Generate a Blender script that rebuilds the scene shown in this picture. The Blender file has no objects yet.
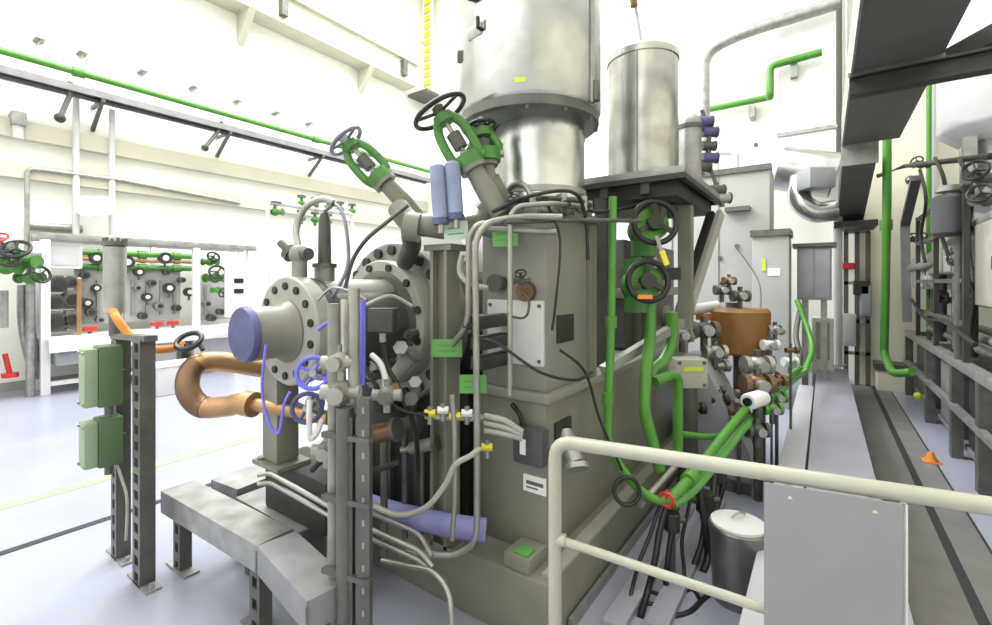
import bpy, bmesh, math, random
from mathutils import Vector, Matrix
random.seed(7)
sc = bpy.context.scene
COL = sc.collection
PI = math.pi
V = Vector

# ------------------------------------------------------------------ camera, world, lights, exposure
FPX, CX, HY, EYE = 460.0, 496.0, 283.0, 1.6
YAW = math.radians(35.5)
F_ = V((-math.sin(YAW), math.cos(YAW), 0)); R_ = V((math.cos(YAW), math.sin(YAW), 0))
cam_d = bpy.data.cameras.new('camera'); cam = bpy.data.objects.new('camera', cam_d); COL.objects.link(cam)
cam.location = (0, 0, EYE); cam.rotation_euler = (PI/2, 0, YAW)
cam_d.sensor_width = 36; cam_d.lens = 36*FPX/992
cam_d.shift_y = -(312.5-HY)/992
cam_d.clip_start = 0.05
sc.camera = cam
w = bpy.data.worlds.new('World'); sc.world = w; w.use_nodes = True
w.node_tree.nodes['Background'].inputs[0].default_value = (1, 1, .97, 1)
w.node_tree.nodes['Background'].inputs[1].default_value = 0.15
def area(name, loc, size, power, rot=(0, 0, 0), col=(.97, .985, 1)):
    d = bpy.data.lights.new(name, 'AREA'); d.shape = 'RECTANGLE'; d.size, d.size_y = size
    d.energy = power; d.color = col
    o = bpy.data.objects.new(name, d); COL.objects.link(o); o.location = loc; o.rotation_euler = rot
    return o
area('ceiling_lamp_row', (-6.6, 3.5, 10.2), (2.0, 10), 2000)
area('ceiling_lamp_row_mid', (-3.0, 3.5, 10.2), (1.6, 10), 560)
area('ceiling_lamp_row_right', (.6, 3.0, 10.2), (1.6, 10), 440)
area('left_wall_fill', (-7.6, 4.2, 8.6), (.5, 11), 1500, (0, math.radians(-55), 0))  # extra light added to blow out the left wall, no fixture there
area('near_side_fill', (-1.4, -2.7, 4.2), (6, 3.2), 70, (math.radians(80), 0, 0))  # soft fill light added on the near side, no window behind it
sc.view_settings.view_transform = 'Standard'; sc.view_settings.look = 'None'
sc.view_settings.gamma = 1; sc.view_settings.use_curve_mapping = False
sc.view_settings.exposure = -0.88

# ------------------------------------------------------------------ placing helpers
def ray(px): return F_ + R_*((px-CX)/FPX)
def P(px, py, t):
    p = ray(px)*t; p.z = EYE - t*(py-HY)/FPX; return p
def PX(px, py, X): return P(px, py, X/ray(px).x)
def PY(px, py, Y): return P(px, py, Y/ray(px).y)
def G(px, py, z=0): return P(px, py, (EYE-z)*FPX/(py-HY))

# ------------------------------------------------------------------ materials
MATS = {}
def mat(name, col, rough=.5, metal=0., var=.12, scale=6., bump=0., coat=0., spec=.5, stretch=None):
    m = bpy.data.materials.new(name); m.use_nodes = True
    nt = m.node_tree; b = nt.nodes['Principled BSDF']
    tc = nt.nodes.new('ShaderNodeTexCoord'); mp = nt.nodes.new('ShaderNodeMapping')
    if stretch: mp.inputs['Scale'].default_value = stretch
    nz = nt.nodes.new('ShaderNodeTexNoise'); nz.inputs['Scale'].default_value = scale; nz.inputs['Detail'].default_value = 5
    nt.links.new(tc.outputs['Object'], mp.inputs['Vector']); nt.links.new(mp.outputs['Vector'], nz.inputs['Vector'])
    cr = nt.nodes.new('ShaderNodeValToRGB')
    cr.color_ramp.elements[0].position = .3; cr.color_ramp.elements[1].position = .7
    lo = [max(0, c*(1-var)) for c in col]; hi = [min(1, c*(1+var)) for c in col]
    cr.color_ramp.elements[0].color = (*lo, 1); cr.color_ramp.elements[1].color = (*hi, 1)
    nt.links.new(nz.outputs['Fac'], cr.inputs['Fac']); nt.links.new(cr.outputs['Color'], b.inputs['Base Color'])
    b.inputs['Roughness'].default_value = rough; b.inputs['Metallic'].default_value = metal
    b.inputs['Coat Weight'].default_value = coat; b.inputs['Specular IOR Level'].default_value = spec
    if bump:
        bp = nt.nodes.new('ShaderNodeBump'); bp.inputs['Strength'].default_value = bump; bp.inputs['Distance'].default_value = .01
        nt.links.new(nz.outputs['Fac'], bp.inputs['Height']); nt.links.new(bp.outputs['Normal'], b.inputs['Normal'])
    MATS[name] = m; return m
M = MATS
mat('wall_cream', (.86, .855, .79), .7, var=.03, scale=1.5)
mat('wall_yellow', (.84, .81, .66), .7, var=.04, scale=1.5)
mat('ceiling_white', (.85, .85, .82), .8, var=.03)
mat('epoxy', (.33, .34, .42), .28, var=.07, scale=1.3)
mat('platform_light', (.44, .44, .48), .4, var=.06, scale=2.2)
mat('platform_paint', (.31, .30, .36), .35, var=.08, scale=2.2)
mat('floor_plate', (.17, .168, .165), .45, var=.15, scale=3)
mat('line_green', (.30, .52, .26), .5)
mat('groove', (.025, .025, .03), .6)
mat('machine_paint', (.20, .197, .165), .38, var=.16, scale=3)
mat('machine_dark', (.075, .075, .068), .45, var=.25, scale=7)
mat('tower_paint', (.235, .233, .21), .4, var=.12, scale=4)
mat('machine_light', (.34, .338, .305), .38, var=.10, scale=4)
mat('casting', (.25, .247, .23), .45, .25, var=.2, scale=9, bump=.1)
mat('near_black', (.022, .022, .021), .6, var=.3, scale=10)  # near-black for black parts and dark gaps; on two turbine blocks it paints shade
mat('drum_steel', (.52, .525, .535), .27, .92, var=.2, scale=5, bump=.05)
mat('tank_steel', (.46, .455, .445), .27, .9, var=.28, scale=6, bump=.06)
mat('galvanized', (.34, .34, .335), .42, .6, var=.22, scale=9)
mat('strut_steel', (.13, .13, .122), .45, .5, var=.2, scale=9)
mat('bucket_steel', (.20, .20, .20), .3, .8, var=.2, scale=8)
mat('pipe_steel', (.33, .325, .30), .35, .6, var=.15, scale=9)
mat('white_paint', (.82, .82, .82), .4, var=.04)
mat('white_panel', (.62, .62, .63), .45, var=.05)
mat('rail_paint', (.41, .40, .34), .3, var=.05, scale=12, coat=.2)
mat('sign_back', (.275, .275, .29), .5, var=.05)
mat('grey_cabinet', (.40, .40, .395), .5, var=.06, scale=2)
mat('slate_cabinet', (.33, .34, .37), .45, var=.06)
mat('pipe_green', (.075, .25, .03), .35, var=.1)
mat('valve_green', (.055, .19, .03), .4, var=.2, scale=12)
mat('box_green', (.095, .15, .08), .45, var=.08)
mat('box_green_face', (.27, .36, .23), .45, var=.08)
mat('tag_green', (.11, .34, .075), .4, var=.08)
mat('tag_pale', (.58, .70, .60), .4, var=.05)
mat('label_white', (.85, .85, .83), .5, var=.02)
mat('label_print', (.12, .12, .13), .6)
mat('label_yellow', (.60, .75, .05), .4, var=.05)
mat('black_rubber', (.012, .012, .013), .4, var=.3)
mat('wheel_black', (.010, .010, .010), .42, var=.2)
mat('wheel_grey', (.20, .20, .25), .35, .3, var=.2)
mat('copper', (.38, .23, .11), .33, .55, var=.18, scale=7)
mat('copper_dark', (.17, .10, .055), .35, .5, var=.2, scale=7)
mat('brown_tank', (.22, .10, .022), .45, 0., var=.15, scale=5)
mat('orange_hose', (.62, .22, .02), .4, var=.1)
mat('blue_foam', (.24, .245, .50), .75, var=.12, scale=14, bump=.2)
mat('blue_cover', (.075, .08, .19), .5, var=.25, scale=9)
mat('blue_sleeve', (.24, .28, .42), .5, var=.15, scale=9)
mat('blue_wire', (.16, .16, .72), .4, var=.1)
mat('duct_dark', (.11, .107, .104), .55, var=.1, scale=3)
mat('beam_dark', (.04, .038, .035), .5, .2, var=.2)
mat('dark_box', (.07, .07, .08), .4, var=.1)
mat('red_paint', (.60, .03, .03), .35)
mat('orange_cap', (.75, .25, .03), .4)
mat('yellow_paint', (.80, .68, .05), .4, var=.05)
mat('beige_girder', (.58, .555, .45), .6, var=.06, scale=1.5)
mat('tray_grey', (.26, .26, .27), .5, .3, var=.15)  # plain mid grey for trays, covers, doors and small fittings
mat('glass_dial', (.75, .75, .72), .2, var=.03)

# ------------------------------------------------------------------ mesh building
class MB:
    def __init__(s): s.bm = bmesh.new()
    def _xf(s, vs, m): bmesh.ops.transform(s.bm, matrix=m, verts=vs)
    def box(s, x0, x1, y0, y1, z0, z1, bev=0., m=None):
        r = bmesh.ops.create_cube(s.bm, size=1)['verts']
        s._xf(r, Matrix.Translation(((x0+x1)/2, (y0+y1)/2, (z0+z1)/2)) @ Matrix.Diagonal((x1-x0, y1-y0, z1-z0, 1)))
        if bev:
            es = list({e for v in r for e in v.link_edges})
            q = bmesh.ops.bevel(s.bm, geom=es, offset=bev, segments=2, affect='EDGES', profile=.6)
            r = list({v for f in q['faces'] for v in f.verts} | {v for v in r if v.is_valid})
        if m is not None: s._xf(r, m)
        return s
    def bar(s, p0, p1, wd, ht, up=(0, 0, 1), bev=0.):
        p0, p1 = V(p0), V(p1); d = p1-p0; L = d.length; z = d.normalized(); u = V(up)
        if abs(z.dot(u)) > .98: u = V((0, 1, 0))
        x = u.cross(z).normalized(); y = z.cross(x)
        m = Matrix((x, y, z)).transposed().to_4x4(); m.translation = p0
        return s.box(-wd/2, wd/2, -ht/2, ht/2, 0, L, bev, m)
    def lathe(s, prof, p0, ax, seg=28):
        p0, ax = V(p0), V(ax).normalized()
        u = V((0, 0, 1)) if abs(ax.z) < .9 else V((1, 0, 0))
        a = ax.cross(u).normalized(); b = ax.cross(a)
        rings = []
        for r, h in prof:
            c = p0+ax*h
            if r < 1e-6: rings.append([s.bm.verts.new(c)])
            else: rings.append([s.bm.verts.new(c+(a*math.cos(2*PI*i/seg)+b*math.sin(2*PI*i/seg))*r) for i in range(seg)])
        for A, B in zip(rings, rings[1:]):
            for i in range(seg):
                j = (i+1) % seg
                try:
                    if len(A) == 1 and len(B) == 1: break
                    if len(A) == 1: s.bm.faces.new((A[0], B[j], B[i]))
                    elif len(B) == 1: s.bm.faces.new((A[i], A[j], B[0]))
                    else: s.bm.faces.new((A[i], A[j], B[j], B[i]))
                except ValueError: pass
        return s
    def cyl(s, p0, p1, r, r1=None, seg=24, bev=0.):
        p0, p1 = V(p0), V(p1); L = (p1-p0).length; r1 = r if r1 is None else r1
        if bev: prof = [(0, 0), (r-bev, 0), (r, bev), (r1, L-bev), (r1-bev, L), (0, L)]
        else: prof = [(0, 0), (r, 0), (r1, L), (0, L)]
        return s.lathe(prof, p0, p1-p0, seg)
    def torus(s, c, n, R, r, seg=36, rs=10):
        return s.lathe([(R+r*math.cos(2*PI*i/rs), r*math.sin(2*PI*i/rs)) for i in range(rs+1)], c, n, seg)
    def ball(s, c, r, sc_=(1, 1, 1)):
        q = bmesh.ops.create_uvsphere(s.bm, u_segments=16, v_segments=10, radius=r)['verts']
        s._xf(q, Matrix.Translation(c) @ Matrix.Diagonal((*sc_, 1))); return s
    def tube(s, pts, r, seg=12, fillet=0., smooth=False, close=False):
        pts = [V(p) for p in pts]
        if smooth:
            out = []; n = len(pts)
            for i in range(n-1):
                a, b, c, d = pts[max(i-1, 0)], pts[i], pts[i+1], pts[min(i+2, n-1)]
                for k in range(8):
                    t = k/8
                    out.append(.5*((2*b)+(c-a)*t+(2*a-5*b+4*c-d)*t*t+(3*b-a-3*c+d)*t**3))
            out.append(pts[-1]); pts = out
        elif fillet:
            out = [pts[0]]
            for a, b, c in zip(pts, pts[1:], pts[2:]):
                f = min(fillet, (b-a).length*.48, (c-b).length*.48)
                p, q = b+(a-b).normalized()*f, b+(c-b).normalized()*f
                for k in range(7):
                    t = k/6; out.append(p*(1-t)**2+b*2*t*(1-t)+q*t*t)
            out.append(pts[-1]); pts = out
        pts = [p for i, p in enumerate(pts) if i == 0 or (p-pts[i-1]).length > 1e-5]
        prev = None; x = None
        for i, p in enumerate(pts):
            d = (pts[min(i+1, len(pts)-1)]-pts[max(i-1, 0)]).normalized()
            if x is None:
                u = V((0, 0, 1)) if abs(d.z) < .9 else V((1, 0, 0)); x = d.cross(u).normalized()
            else: x = (x-d*x.dot(d)).normalized()
            y = d.cross(x)
            ring = [s.bm.verts.new(p+(x*math.cos(2*PI*k/seg)+y*math.sin(2*PI*k/seg))*r) for k in range(seg)]
            if prev:
                for k in range(seg): s.bm.faces.new((prev[k], prev[(k+1) % seg], ring[(k+1) % seg], ring[k]))
            else: s.bm.faces.new(ring[::-1])
            prev = ring
        s.bm.faces.new(prev)
        return s
    def poly(s, pts, ext):
        """closed outline extruded by vector ext"""
        e = V(ext); A = [s.bm.verts.new(V(p)) for p in pts]; B = [s.bm.verts.new(V(p)+e) for p in pts]
        s.bm.faces.new(A[::-1]); s.bm.faces.new(B)
        for i in range(len(A)): s.bm.faces.new((A[i], A[(i+1) % len(A)], B[(i+1) % len(A)], B[i]))
        return s
    def build(s, name, m, parent=None, ang=38):
        off = V((0, 0, 0)); q = parent
        while q is not None: off += q.location; q = q.parent
        if off.length: bmesh.ops.translate(s.bm, verts=s.bm.verts, vec=-off)
        bmesh.ops.recalc_face_normals(s.bm, faces=s.bm.faces)
        me = bpy.data.meshes.new(name); s.bm.to_mesh(me); s.bm.free()
        for p in me.polygons: p.use_smooth = True
        me.set_sharp_from_angle(angle=math.radians(ang))
        me.materials.append(M[m] if isinstance(m, str) else m)
        o = bpy.data.objects.new(name, me); COL.objects.link(o); o.parent = parent
        return o
def tag(o, label, cat, group=None):
    o['label'] = label; o['category'] = cat
    if group: o['group'] = group
    return o
def thing(name, loc, label, cat, group=None):
    o = bpy.data.objects.new(name, None); COL.objects.link(o); o.location = loc; o.empty_display_size = .1
    return tag(o, label, cat, group)
def struct(mb, name, m):
    o = mb.build(name, m); o['kind'] = 'structure'; return o
def pieces(mb, name, m, label, cat, group=None): return tag(mb.build(name, m), label, cat, group)
def pipe(name, pts, r, m, label, cat='pipe', fillet=.08, smooth=False, group=None, clamps=(), seg=12):
    """one run of pipe with its own couplings"""
    t = thing(name, pts[0], label, cat, group)
    MB().tube(pts, r, seg, fillet, smooth).build('pipe_run' if cat == 'pipe' else 'run', m, t)
    for i, (p, d) in enumerate(clamps):
        MB().cyl(V(p)-V(d).normalized()*r*1.4, V(p)+V(d).normalized()*r*1.4, r*1.45, seg=14).build('coupling', m, t)
    return t

# ------------------------------------------------------------------ the hall
XL, XR, YN, YF, ZC = -9.8, 3.4, -3.0, 10.0, 11.0
struct(MB().box(XL, XR, YN, YF, -.1, 0), 'floor', 'epoxy')
struct(MB().box(XL, XR, YN, YF, ZC, ZC+.1), 'ceiling', 'ceiling_white')
struct(MB().box(XL-.1, XL, YN, YF, 0, ZC), 'wall_left', 'wall_cream')
struct(MB().box(XL-.1, XR+.1, YF, YF+.1, 0, ZC), 'wall_far', 'wall_cream')
struct(MB().box(XR, XR+.1, YN, YF, 0, ZC), 'wall_right', 'wall_yellow')
struct(MB().box(XL-.1, XR+.1, YN-.1, YN, 0, ZC), 'wall_near', 'wall_cream')
struct(MB().box(XL, XL+.03, YN, YF, 0, .14), 'baseboard_left', 'machine_light')
struct(MB().box(XL, XR, YF-.03, YF, 0, .14), 'baseboard_far', 'machine_light')
struct(MB().box(XL, XL+.16, YN, YF, 3.74, 4.0), 'trim_1', 'beige_girder')
struct(MB().box(XL, XL+.16, YN, YF, 3.15, 3.38), 'trim_2', 'beige_girder')
struct(MB().box(-4.86, -4.72, YN, YF, 0, .003), 'trim_3', 'line_green')
struct(MB().box(-3.99, -3.93, YN, YF, 0, .004), 'trim_4', 'groove')
struct(MB().box(.30, .585, 1.9, 9.2, 0, .006), 'trim_5', 'floor_plate')  # dark cover plate, shade of the duct above included in its tone
struct(MB().box(.585, .635, 1.0, 9.2, 0, .004), 'trim_6', 'groove')
struct(MB().box(.80, .815, 2.0, 9.2, 0, .004), 'trim_7', 'groove')
struct(MB().box(.635, .80, 2.0, 9.2, 0, .005), 'trim_8', 'floor_plate')

# crane girder on the left wall
t = thing('crane_girder', (-9.5, 3, 7.1), 'long beige crane girder high on the left wall', 'girder')
MB().box(-9.79, -9.3, -2.9, 9.2, 7.1, 7.16).box(-9.36, -9.3, -2.9, 9.2, 7.16, 7.66).box(-9.5, -9.2, -2.9, 9.2, 7.66, 7.74).build('beam', 'beige_girder', t)
for y in (1.5, 4.6, 7.6):
    MB().poly([(-9.78, y, 6.5), (-9.78, y, 7.1), (-9.25, y, 7.1)], (0, .12, 0)).build('bracket', 'beige_girder', t)
for y in (5.2, 8.6):
    MB().box(-9.3, -9.16, y, y+.14, 7.2, 7.6).build('end_stop', 'strut_steel', t)
pipe('conduit', [(-9.5, 4.2, 8.6), (-9.5, 9.8, 8.6)], .03, 'white_panel', 'thin pale conduit above the crane girder on left wall', fillet=0)
# yellow ladder
t = thing('rung_ladder', (-9.5, 9.75, 7.0), 'yellow rung ladder in the far left corner above girder', 'ladder')
for dx in (-.16, .16): MB().box(-9.37+dx-.03, -9.37+dx+.03, 9.7, 9.76, 7.05, 10.6).build('side_rail', 'white_panel', t)
for i in range(15): MB().box(-9.5, -9.24, 9.70, 9.76, 7.12+i*.235, 7.12+i*.235+.13).build('rung', 'yellow_paint', t)
MB().box(-9.75, -9.0, 9.3, 9.95, 6.95, 7.02).build('landing', 'strut_steel', t)

# cable tray, green pipe and cables along the left wall
t = thing('cable_tray', (-9.4, 3, 4.5), 'dark cable tray with black cables below the green wall pipe', 'cable tray')
MB().box(-9.55, -9.5, -2.8, 9.8, 4.5, 4.6).box(-9.24, -9.2, -2.8, 9.8, 4.5, 4.6).build('side_rail', 'tray_grey', t)
mb = MB()
for k in range(4):
    mb.tube([(-9.46+k*.07, -2.8+i*1.05, 4.56+random.uniform(-.015, .03)) for i in range(13)], .034, 8, smooth=True)
mb.build('cable', 'black_rubber', t)
for y in (.6, 2.3, 4.2, 6.2, 8.2):
    MB().bar((-9.78, y, 4.1), (-9.25, y, 4.47), .05, .05).bar((-9.78, y, 4.47), (-9.2, y, 4.47), .05, .05).build('bracket', 'strut_steel', t)
pipe('wall_pipe', [(-9.2, -2.8, 4.79), (-9.2, 9.8, 4.79)], .05, 'pipe_green', 'long bright green pipe running high along the left wall', fillet=0,
     clamps=[((-9.2, y, 4.79), (0, 1, 0)) for y in (2.0, 6.0)])
for i, y in enumerate([.55, 1.0, 1.6, 2.1, 2.9, 3.7, 4.5, 5.3, 6.1]):
    tag(MB().box(-9.795, -9.6, y, y+.12, 5.28, 5.31).cyl((-9.65, y+.05, 5.2), (-9.65, y+.05, 5.28), .012, seg=8).build('bracket_clip', 'galvanized'),
        'small pipe clip in the row above the green wall pipe', 'clip', 'clips above the wall pipe')
pipe('wall_tube', [PX(27, 255, -9.6), PX(27, 168, -9.6), PX(120, 180, -9.6), PX(240, 203, -9.6)], .03, 'galvanized', 'thin grey tube bending across the bright left wall', fillet=.1)
for i, (px, lab) in enumerate(((76, 'pale vertical conduit under the cable tray, nearer of the pair'), (112, 'pale vertical conduit under the cable tray, farther of the pair'))):
    a, b = PX(px, 95 if i == 0 else 110, -9.62), PX(px, 235, -9.62)
    pipe('wall_conduit', [a, b], .045, 'white_panel', lab, fillet=0, group='pale wall conduits')
t = thing('wall_fitting', PX(67, 115, -9.3), 'dark hanging clamp below the cable tray at left', 'clamp')
MB().tube([PX(70, 82, -9.3), PX(70, 95, -9.3), PX(60, 118, -9.3)], .035, 8).build('hanger', 'strut_steel', t)
MB().ball(PX(60, 118, -9.3), .07).build('joint', 'beam_dark', t)
t = thing('wall_fitting', PX(205, 148, -9.3), 'dark hanging clamp below the cable tray, farther along', 'clamp')
MB().tube([PX(222, 122, -9.3), PX(217, 133, -9.3), PX(203, 150, -9.3)], .035, 8).build('hanger', 'strut_steel', t)
MB().ball(PX(205, 148, -9.3), .06).build('joint', 'beam_dark', t)
t = thing('wall_lamp', PX(18, 125, -9.6), 'small grey box lamp on left wall below the cable tray', 'lamp')
q = PX(18, 118, -9.6)
MB().box(-9.78, -9.5, q.y-.08, q.y+.08, q.z-.12, q.z+.08, .02).build('housing', 'galvanized', t)
MB().cyl((-9.6, q.y, q.z-.3), (-9.6, q.y, q.z-.12), .06).build('lens', 'white_panel', t)

# ------------------------------------------------------------------ instrument rack by the left wall
RX = -9.06
def ry(px): return PX(px, 300, RX).y
t = thing('instrument_rack', (RX, 3, 0), 'white framed instrument rack with a bench along the left wall', 'rack')
y0, y1 = 1.6, ry(253)
for px in (45, 196, 250):
    y = ry(px); MB().box(RX-.05, RX+.05, y-.05, y+.05, 0, 2.22, .008).build('post', 'white_paint', t)
for y in (y0, (y0+y1)/2, y1): MB().box(RX-.55, RX-.47, y-.04, y+.04, 0, 2.22, .008).build('rear_post', 'white_paint', t)
MB().box(RX-.05, RX+.05, y0-.05, y1+.05, 2.22, 2.32, .01).box(RX-.55, RX-.47, y0-.05, y1+.05, 2.22, 2.32, .01).build('top_rail', 'galvanized', t)
MB().box(RX-.55, RX+.3, y0, y1, .78, .82, .006).build('bench_top', 'white_paint', t)
MB().box(RX+.25, RX+.3, y0, y1, .62, .78, .006).build('apron', 'white_paint', t)
MB().box(RX-.5, RX+.2, y0+.1, y0+1.1, .42, .6, .01).build('drawer', 'slate_cabinet', t)
MB().box(RX-.05, RX+.03, y0, y1, .12, .18).build('foot_rail', 'white_paint', t)
for px, px2, z0, z1, n in ((82, 128, .95, 1.85, 3), (133, 190, .95, 1.85, 4), (203, 246, .9, 1.75, 2)):
    ya, yb = ry(px), ry(px2)
    p = MB().box(RX-.45, RX-.40, ya, yb, z0, z1, .01).build('back_panel', 'grey_cabinet', t)
    for k in range(n):
        yk = ya+(yb-ya)*(k+.5)/n
        MB().box(RX-.40, RX-.36, yk-.02, yk+.02, z0+.1, z1-.2).build('seam_strip', 'galvanized', p)
# things in the rack
def gauge(px, py, r, lab, X=RX-.28, m='beam_dark'):
    c = PX(px, py, X); t = thing('pressure_gauge', c, lab, 'gauge', 'gauges in the instrument rack')
    MB().cyl(c+V((-.1, 0, 0)), c, r, seg=20).build('case', m, t)
    MB().cyl(c, c+V((.006, 0, 0)), r*.5, seg=20).build('dial', 'glass_dial', t)
    MB().cyl(c+V((-.05, 0, -r*1.9)), c+V((-.05, 0, -r*.9)), .02, seg=8).build('stem', 'strut_steel', t)
def small_valve(c, d, s, lab, body='valve_green', wheel='black_rubber', grp=None, name='valve'):
    c, d = V(c), V(d).normalized(); t = thing(name, c, lab, 'valve', grp)
    MB().ball(c, s*.55).cyl(c-R_*s, c+R_*s, s*.35, seg=14).build('body', body, t)
    MB().cyl(c, c+d*s*1.25, s*.22, seg=10).build('bonnet', body, t)
    wc = c+d*s*1.3
    mb = MB().torus(wc, d, s*.75, s*.12, 20, 8); u = d.orthogonal().normalized(); v = d.cross(u)
    for k in range(3):
        a = 2*PI*k/3; e = (u*math.cos(a)+v*math.sin(a))*s*.75; mb.tube([wc, wc+e], s*.08, 6)
    mb.build('hand_wheel', wheel, t)
    for q in (-1, 1): MB().cyl(c+R_*q*s*.95, c+R_*q*s*1.12, s*.5, seg=14).build('flange', body, t)
    return t
for px, py, r, lab in ((97, 258, .09, 'dark gauge high in rack beside the grey canister'), (128, 262, .10, 'dark gauge in rack just right of the grey canister'), (140, 272, .07, 'small dark gauge at the grey panel corner'),
                       (166, 258, .10, 'dark gauge at top of the middle grey panel'), (148, 297, .07, 'small dark gauge left on the middle panel'), (170, 288, .09, 'tall dark gauge right on the middle panel'), (190, 292, .08, 'dark gauge beside the second white post'),
                       (88, 303, .07, 'small dark gauge on the first grey panel'), (97, 288, .06, 'smallest dark gauge above the first red handle')):
    gauge(px, py, r, lab)
for px, py, lab in ((90, 329, 'red handle low on the first rack panel'), (157, 324, 'red handle low on the middle rack panel, left one'), (173, 323, 'red handle low on the middle rack panel, right one')):
    c = PX(px, py, RX-.15); t = thing('lever_handle', c, lab, 'handle', 'red lever handles in the rack')
    MB().box(c.x-.04, c.x+.04, c.y-.08, c.y+.08, c.z-.035, c.z+.035, .015).build('grip', 'red_paint', t)
    MB().cyl((c.x, c.y, .82), (c.x, c.y, c.z), .025, seg=10).build('spindle', 'strut_steel', t)
# pumps and motor bodies at the left of the rack
specs = [(58, 322, .13), (72, 320, .12), (57, 302, .10), (73, 300, .12), (60, 284, .11), (74, 282, .08)]
for i, (px, py, r) in enumerate(specs):
    c = PX(px, py, RX-.1)
    t = thing('pump_motor', c, ('dark round motor at bench level in the rack corner, left one', 'dark round motor at bench level in the rack, right one', 'small motor stacked second from bench, left one', 'round motor stacked second from bench, right one', 'dark motor topmost of the rack stack, left one', 'smallest motor topmost of the rack stack, right one')[i], 'motor', 'motors in the rack corner')
    MB().cyl(c+V((-.3, 0, 0)), c, r, seg=20, bev=.02).build('housing', ('machine_dark', 'strut_steel')[i % 2], t)
    MB().cyl(c, c+V((.03, 0, 0)), r*.6, seg=16).build('end_cap', 'near_black', t)
    MB().box(c.x-.22, c.x-.06, c.y-r*.5, c.y+r*.5, c.z+r*.8, c.z+r*1.2, .01).build('terminal_box', 'galvanized', t)
    MB().box(c.x-.26, c.x-.03, c.y-r*.8, c.y+r*.8, c.z-r*1.1, c.z-r*.7).build('foot', 'strut_steel', t)
a = PX(79, 333, RX); pieces(MB().cyl((RX, a.y, .82), (RX, a.y, 1.65), .03, seg=12).ball((RX, a.y, 1.65), .04), 'tan_rod', 'copper', 'tan rod standing upright on the rack bench', 'rod')
c = PX(66, 257, RX+.0); t = thing('control_box', c, 'white control box hanging at the rack top left', 'box')
MB().box(RX-.2, RX-.05, c.y-.2, c.y+.2, c.z-.17, c.z+.22, .02).build('case', 'white_paint', t)
MB().box(RX-.05, RX-.03, c.y-.16, c.y+.16, c.z-.12, c.z+.17, .01).build('door', 'white_panel', t)
MB().tube([(RX-.1, c.y, c.z+.22), (RX-.1, c.y, 2.23)], .02, 8).build('hanger', 'galvanized', t)
for z, m, lab, r in ((2.08, 'pipe_green', 'green pipe along the rack just under its top rail', .045), (1.98, 'copper', 'tan pipe along the rack below the green one', .03), (1.86, 'valve_green', 'darker green pipe lowest of three along the rack', .045)):
    pipe('rack_pipe', [(RX-.35, ry(72), z), (RX-.35, ry(200), z)], r, m, lab, fillet=0, clamps=[((RX-.35, ry(p), z), (0, 1, 0)) for p in (110, 150, 185)])
small_valve(PX(215, 278, RX-.1), (.9, -.2, .5), .17, 'dark green valve in the rack beside the white switch box', grp='green rack valves')
small_valve(PX(210, 262, RX-.2), (.9, 0, .6), .13, 'smaller green valve above the other one in the rack', grp='green rack valves')
small_valve(PX(218, 290, RX-.1), (.8, .2, -.3), .11, 'yellow green valve lowest beside the white switch box', body='tag_green', grp='green rack valves')
c = PX(237, 295, -8.4); t = thing('switch_box', (c.x, c.y, .0), 'tall white switch box on a stand behind the turbine end', 'box')
MB().box(c.x-.1, c.x+.1, c.y-.17, c.y+.17, 1.0, 1.95, .02).build('case', 'white_paint', t)
for z in (1.42, 1.6): MB().box(c.x+.1, c.x+.12, c.y-.1, c.y+.06, z, z+.08, .01).build('switch', 'black_rubber', t)
MB().box(c.x-.05, c.x+.05, c.y-.05, c.y+.05, 0, 1.0).build('stand', 'white_paint', t)
c = G(172, 392); t = thing('storage_box', (c.x, c.y, 0), 'small white box standing on floor below the rack bench', 'box')
MB().box(c.x-.2, c.x+.2, c.y-.25, c.y+.25, 0, .4, .02).build('case', 'white_panel', t); MB().box(c.x-.21, c.x+.21, c.y-.26, c.y+.26, .4, .44, .01).build('lid', 'white_paint', t)
# green valve manifold on the rack ceiling farther along (seen above the turbine)
t = thing('valve_manifold', PX(320, 215, -8.6), 'row of small green valves on a pale pipe behind turbine', 'manifold')
a, b = PX(268, 212, -8.0), PX(352, 214, -8.0); a.z = b.z
MB().tube([a, b], .05).build('header', 'white_panel', t)
for k in range(8):
    q = a.lerp(b, .36+.64*(k % 5)/4.)-V((0, 0, .28 if k > 4 else 0))
    mb = MB().ball(q+V((0, 0, .06)), .07, (1, 1.2, .8)).cyl(q-V((0, 0, .05)), q+V((0, 0, .2)), .03, seg=8); mb.build('valve_body', 'valve_green', t)
    MB().cyl(q+V((0, 0, .17)), q+V((0, 0, .21)), .08, seg=12).build('cap', 'strut_steel', t)
for q in (a, b): MB().cyl((q.x, q.y, 0), (q.x, q.y, q.z), .04, seg=10).build('post', 'white_panel', t)
for px, lab in ((272, 'green wall valve pair left of the valve row, lower cap'),):
    for dy in (0,):
        small_valve(PX(275, 212, -8.0), (0, 0, 1), .13, 'green capped valve left of the small valve row', grp=None)
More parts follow.
